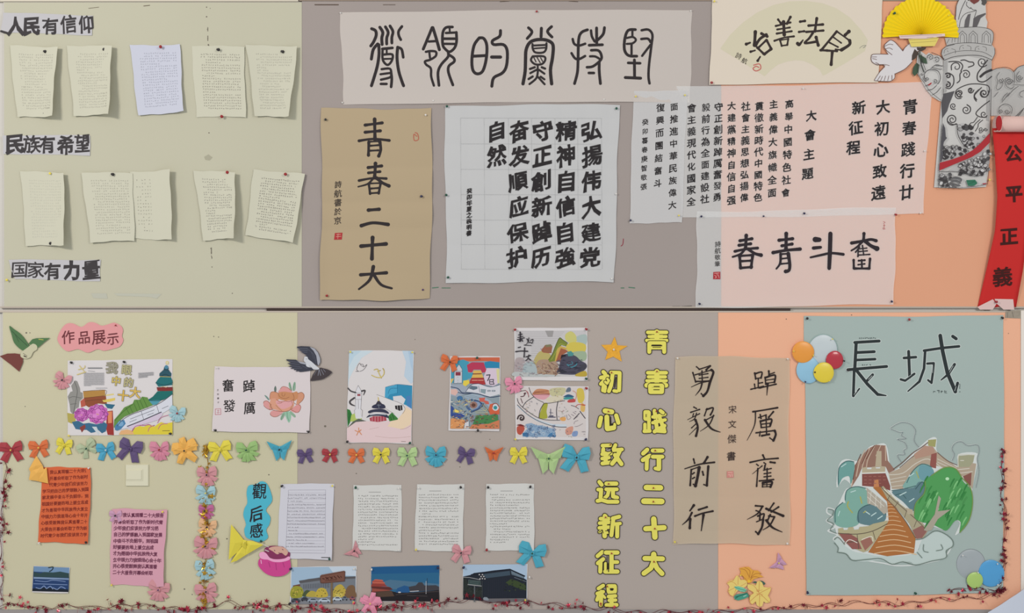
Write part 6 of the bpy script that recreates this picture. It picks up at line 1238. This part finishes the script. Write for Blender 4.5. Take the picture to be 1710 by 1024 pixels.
bow(889, 924, 46, 'cyan', 'blue origami bow at the lower right corner of the third typed sheet', -10, 'bow', pinc='green')
def folded(name, label, cx, cy, c, parts, cat='butterfly'):
    t = empty(name, label, cat, cx, cy, 0)
    for nm, pts, ap in parts: tent(t, nm, [(x - cx, cy - y, z) for x, y, z in pts], [(a[0] - cx, cy - a[1], a[2]) for a in ap], bowmat(c), cx, cy, 1.0, 0, 1)
    return t
folded('folded_fish', 'golden yellow folded paper fish hanging over the orange sheet corner', 68, 806, 'golden orange', [
    ('top_fin', [(62, 761, 4), (50, 783, 5), (53, 790, 4), (68, 784, 5), (72, 776, 5)], [(62, 777, 9)]), ('body_fold', [(53, 783, 4), (50, 801, 5), (66, 803, 6), (76, 787, 5), (72, 776, 4)], [(64, 789, 10)]),
    ('tail_fin', [(66, 790, 4), (63, 803, 5), (82, 807, 5), (79, 780, 4)], [(73, 795, 8)])], 'fish')
folded('origami_butterfly', 'large yellow origami butterfly beside the cyan title cloud', 410, 940, 'yellow', [
    ('wing', [(387, 875, 6), (385, 905, 7), (383, 934, 6), (397, 922, 5), (410, 904, 4)], [(394, 906, 10)]), ('wing', [(410, 902, 4), (424, 903, 7), (441, 909, 8), (427, 917, 7), (412, 926, 6)], [(420, 909, 11)]),
    ('tail_wing', [(410, 906, 4), (397, 922, 5), (386, 939, 7), (396, 936, 6), (412, 926, 5)], [(402, 922, 9)]), ('body_fold', [(406, 900, 6), (413, 902, 7), (412, 916, 7), (405, 912, 6)], [(409, 907, 12)])])
pin(410, 904, 'yellow', 'through the large yellow butterfly beside the cyan cloud', h=22, size=.9)
bow(1300, 940, 30, 'lilac', 'small lilac origami butterfly right of the lily cluster', 60, 'butterfly', pinc='yellow')

# ---- light switch
t = empty('light_switch', 'cream wall switch with a double square frame below the purple bow', 'switch', 229, 812)
def bx(name, x0, y0, x1, y1, h0, h1, m, bev=1.0):
    vs = [P(x0, y0, h0), P(x1, y0, h0), P(x1, y1, h0), P(x0, y1, h0), P(x0 + bev, y0 + bev, h1), P(x1 - bev, y0 + bev, h1), P(x1 - bev, y1 - bev, h1), P(x0 + bev, y1 - bev, h1)]
    return mesh_obj(name, vs, [[0, 1, 2, 3], [4, 7, 6, 5], [0, 4, 5, 1], [1, 5, 6, 2], [2, 6, 7, 3], [3, 7, 4, 0]], m, t)
m_sw = mat('cream_switch_plastic', (210, 206, 182), .4, spec=.5)
bx('wall_plate', 210, 775.5, 249, 812, -.5, 7, m_sw); bx('inner_frame', 211, 783, 240, 803, 6, 9, m_sw, .6); bx('rocker', 212, 784.5, 238, 801, 8.5, 12, m_sw, .8)

# ---- balloon discs, partly translucent film over card
def disc(label, cx, cy, rx, ry, c, h, rough=.35, ring=None, name='balloon_disc', transp=0.0):
    t = Thing(name, label, 'balloon', cx, cy + ry, h, group='balloon discs on the teal poster'); n = 36; vs = []; fs = []
    prof = [(1.0, 0), (1.0, 1.2), (.97, 2.0), (.8, 4.0), (.5, 5.6), (.2, 6.3)]
    for k, (f, z) in enumerate(prof):
        for i in range(n):
            a = 2 * math.pi * i / n; wv = 1 + .012 * math.sin(3 * a + cx); vs.append(P(cx + rx * f * wv * math.cos(a), cy - ry * f * wv * math.sin(a), h + z))
    vs.append(P(cx, cy, h + 6.5)); vs.append(P(cx, cy, h))
    for k in range(len(prof) - 1):
        for i in range(n): fs.append([k * n + i, k * n + (i + 1) % n, (k + 1) * n + (i + 1) % n, (k + 1) * n + i])
    for i in range(n): fs.append([(len(prof) - 1) * n + i, (len(prof) - 1) * n + (i + 1) % n, len(vs) - 2]); fs.append([i, len(vs) - 1, (i + 1) % n])
    mesh_obj('disc', vs, fs, mat('balloon_' + label.split()[0] + label.split()[1], c, rough, spec=.5, mottle=.03, mscale=14, transp=transp), t.root, smooth=True)
    if ring: 
        vs = []; fs = []
        for (f, z) in [(1.0, 0), (1.05, 0), (1.05, 1.0), (1.0, 2.2)]:
            for i in range(n): a = 2 * math.pi * i / n; vs.append(P(cx + rx * f * math.cos(a), cy - ry * f * math.sin(a), h + z))
        for k in range(4):
            for i in range(n): fs.append([k * n + i, k * n + (i + 1) % n, ((k + 1) % 4) * n + (i + 1) % n, ((k + 1) % 4) * n + i])
        mesh_obj('rim', vs, fs, mat('rim_' + label.split()[0] + label.split()[1], ring, .5), t.root, smooth=True)
    return t
disc('white round balloon disc, largest of the group on the teal poster', 1374, 584, 24, 25, (186, 196, 200), 3, .4, (150, 174, 170))
disc('sky blue round balloon disc at the left edge of the teal poster', 1349, 618, 19.5, 22.5, (140, 186, 212), 6)
disc('orange round balloon disc half off the teal poster', 1340, 588, 18.3, 18, (224, 148, 58), 10)
disc('red glossy round balloon disc on the teal poster', 1392.5, 601, 14.5, 15, (176, 50, 64), 12, .2)
disc('yellow round balloon disc in front of the blue and white ones', 1374, 622, 17, 17, (218, 196, 58), 15)
disc('grey round balloon disc at the lower right of the teal poster', 1620.5, 942, 24, 25, (158, 166, 170), 3, .4, (136, 142, 144))
disc('bright blue round balloon disc at the lower right of the teal poster', 1654, 957, 21.5, 22.5, (78, 154, 206), 8, .3)
disc('lime green round balloon disc, smallest at the lower right of the teal poster', 1626, 968, 13.5, 13.5, (166, 196, 108), 13)
for x, y, c, wh in [(1323.5, 586, 'yellow', 'at the left of the orange balloon disc'), (1356, 593, 'yellow', 'between the orange and white balloon discs'), (1388, 566, 'yellow', 'at the top of the white balloon disc'), (1407, 602, 'black', 'at the right of the red balloon disc'), (1358, 621, 'black', 'at the left of the yellow balloon disc'),
                    (1343, 637, 'navy', 'at the foot of the sky blue balloon disc'), (1384, 635, 'yellow', 'at the foot of the yellow balloon disc'), (1605, 926, 'white', 'at the top of the grey balloon disc'), (1631, 955, 'white', 'at the top of the lime green balloon disc'), (1663, 940, 'white', 'at the top of the bright blue balloon disc'), (1664, 975, 'white', 'at the foot of the bright blue balloon disc')]: pin(x, y, c, wh, h=14, size=.7)

# ---- star garlands
def star_mesh(name, m, r=4.2):
    vs = [(0, -.0012, 0), (0, .0012, 0)]; fs = []
    for i in range(10):
        a = math.pi / 2 + math.pi * i / 5; q = (r if i % 2 == 0 else r * .42) * S; vs.append((q * math.cos(a), 0, q * math.sin(a)))
    for i in range(10): fs.append([0, 2 + (i + 1) % 10, 2 + i]); fs.append([1, 2 + i, 2 + (i + 1) % 10])
    me = bpy.data.meshes.new(name); me.from_pydata(vs, [], fs); me.materials.append(m); return me
m_foil = mat('red_foil', (168, 44, 66), .28, metal=.65, spec=.5); m_foild = mat('dark_red_foil', (112, 30, 44), .3, metal=.7, spec=.5); m_gold = mat('gold_foil', (190, 146, 50), .22, metal=.8, spec=.5)
m_pinkfoil = mat('bright_pink_red_foil', (226, 84, 100), .15, metal=.6, spec=.6)
def tube(pts, r, n=4):
    vs = []; fs = []
    for i, p in enumerate(pts):
        a = Vector(pts[max(0, i - 1)]); b_ = Vector(pts[min(len(pts) - 1, i + 1)]); d = (b_ - a).normalized(); u = d.cross(Vector((0, 1, 0)))
        u = u.normalized() if u.length > 1e-4 else Vector((1, 0, 0)); v = d.cross(u)
        for k in range(n): q = 2 * math.pi * k / n; vs.append(tuple(Vector(p) + (u * math.cos(q) + v * math.sin(q)) * r))
    for i in range(len(pts) - 1):
        for k in range(n): fs.append([i * n + k, i * n + (k + 1) % n, (i + 1) * n + (k + 1) % n, (i + 1) * n + k])
    return vs, fs
def garland(label, path, nstars, spread, mats, wirecol, seed, dens=None, wires=2, hbase=6, sizes=(.7, 1.25)):
    rr = random.Random(seed)
    t = empty('star_garland', label, 'garland', path[len(path) // 2][0], max(p[1] for p in path), 0)
    seg = [math.hypot(b_[0] - a[0], b_[1] - a[1]) for a, b_ in zip(path, path[1:])]; Lt = sum(seg)
    def at(s_):
        s_ = max(0, min(.9999, s_)) * Lt
        for (a, b_), l in zip(zip(path, path[1:]), seg):
            if s_ <= l: return lerp(a[0], b_[0], s_ / l), lerp(a[1], b_[1], s_ / l), (b_[0] - a[0]) / l, (b_[1] - a[1]) / l
            s_ -= l
        a, b_ = path[-2:]; return b_[0], b_[1], 1, 0
    vs = []; fs = []
    for w_ in range(wires):
        ph = rr.uniform(0, 6); n = int(Lt / 4); pts = []
        for i in range(n + 1):
            x, y, dx, dy = at(i / n); o_ = spread * .28 * (math.sin(i * .55 + ph) + .6 * math.sin(i * .23 + 2 * ph)); pts.append(P(x - dy * o_, y + dx * o_, hbase + 2.5 * math.sin(i * .8 + ph)))
        v, f = tube(pts, .0009); b_ = len(vs); vs += v; fs += [[q + b_ for q in ff] for ff in f]
    meshes = [star_mesh('star', m) for m in mats]
    for i in range(nstars):
        s_ = rr.random() if dens is None else dens(rr); x, y, dx, dy = at(s_); o_ = rr.gauss(0, .5) * spread
        X = x - dy * o_ + rr.uniform(-3, 3); Y = y + dx * o_ + rr.uniform(-1, 1)
        hh = hbase + rr.uniform(0, 9)
        me = rr.choice(meshes); o = bpy.data.objects.new('star', me); COL.objects.link(o); o.parent = t
        p = P(X, Y, hh); g_ = t['_org']; o.location = (p[0] - g_[0], p[1] - g_[1], p[2] - g_[2])
        o.rotation_euler = (rr.uniform(-1.0, 1.0), rr.uniform(0, 6.3), rr.uniform(-1.0, 1.0)); k = rr.uniform(*sizes); o.scale = (k, k, k)
        v, f = tube([P(x + rr.uniform(-2, 2), y, hbase), P((x + X) / 2 + rr.uniform(-2, 2), (y + Y) / 2, hh), p], .0006, 3); b_ = len(vs); vs += v; fs += [[q + b_ for q in ff] for ff in f]
    mesh_obj('wire', vs, fs, wirecol, t); return t
RM = [m_foil, m_foil, m_foild, m_foild, m_pinkfoil]
def densB(r):
    while True:
        s_ = r.random(); x = s_ * 1690
        d = .55
        if 420 < x < 560 or 600 < x < 740: d = 1.0
        if 800 < x < 880: d = .9
        if x > 960: d = .3
        if 1150 < x < 1330: d = .3
        if r.random() < d: return s_
garland('long dark red foil star garland trailing along the bottom of the lower board', [(-8, 1012), (30, 1010), (60, 1016), (110, 1010), (160, 1016), (215, 1008), (260, 1014), (340, 1018), (380, 1006), (430, 1012), (500, 1014), (560, 1020), (600, 1022), (650, 1012), (700, 1010), (740, 1006), (790, 1000), (840, 1008), (880, 1006), (930, 1010), (980, 1014), (1040, 1020), (1100, 1022), (1180, 1022), (1220, 1020), (1300, 1014), (1350, 1012), (1420, 1006), (1500, 1008), (1560, 1002), (1640, 996), (1670, 990)], 290, 10, RM, m_foild, 4, densB)
garland('red foil star garland hanging down the left edge of the lower board', [(8, 768), (11, 800), (6, 840), (4, 880), (3, 930), (2, 980), (6, 1005)], 52, 9, [m_foild, m_foild, m_foil], m_foild, 9)
garland('dark red foil star garland running down the right edge of the teal poster', [(1672, 748), (1674, 790), (1671, 830), (1677, 850), (1680, 880), (1674, 900), (1676, 940), (1672, 975), (1660, 986), (1640, 984), (1618, 982), (1580, 986)], 64, 7, [m_foild, m_foild, m_foil], m_foild, 12)
garland('gold foil star string hanging behind the column of pastel bows', [(346, 741), (347, 770), (344, 810), (346, 860), (344, 900), (345, 950), (342, 975), (341, 1012)], 70, 8, [m_gold, m_gold], m_gold, 15, hbase=3, sizes=(.8, 1.5))
for i, (x, y) in enumerate([(1670, 986), (342, 1002), (345, 752)]):
    t = empty('foil_tuft', ['crumpled dark red foil tuft at the lower right corner of the teal poster', 'bright gold foil knot at the foot of the bow column', 'gold foil coil at the top of the bow column'][i], 'foil', x, y + 8)
    rr = random.Random(20 + i); vs = []; fs = []
    for k in range(60):
        a = rr.uniform(0, 6.3); q = rr.uniform(0, 8); c_ = (x + q * math.cos(a) * (1.1 if i == 0 else .7), y + q * math.sin(a) * (.8 if i == 0 else 1.3)); hh = rr.uniform(2, 14); b_ = len(vs)
        for z in range(3): vs.append(P(c_[0] + rr.uniform(-4, 4), c_[1] + rr.uniform(-4, 4), hh + rr.uniform(-3, 3)))
        fs.append([b_, b_ + 1, b_ + 2])
    o = mesh_obj('foil_strips', vs, fs, m_foild if i == 0 else m_gold, t); o['kind'] = 'stuff'; md = o.modifiers.new('t', 'SOLIDIFY'); md.thickness = .0004

# ---- tape and the rounded white paper at the lower right
t = Thing('tape_strip', 'short strip of brownish grey tape at the top right corner of the lower board', 'tape', 1692, 532, 1.5)
t.at(0, 0, 1); t.slab('tape', '1679,520 1705,518 1705,532 1678,531', .4, mat('grey_brown_tape', (148, 138, 124), .5, mottle=.1, mscale=60), h=1.6); t.s('1 1690,521 1692,530|1 1682,522 1682,530', (120, 110, 98)); t.flush('creases')
t = Paper('leaning_sheet', 'bluish white rounded paper edge rising into the lower right corner', 'paper', [(1646, 1020), (1722, 970), (1760, 1090), (1600, 1090)], mat('bluish_white_paper', (196, 202, 216), .6), h=26, curl=lambda u, v: 8 * math.sin(math.pi * u), wob=.4, th=1.0)
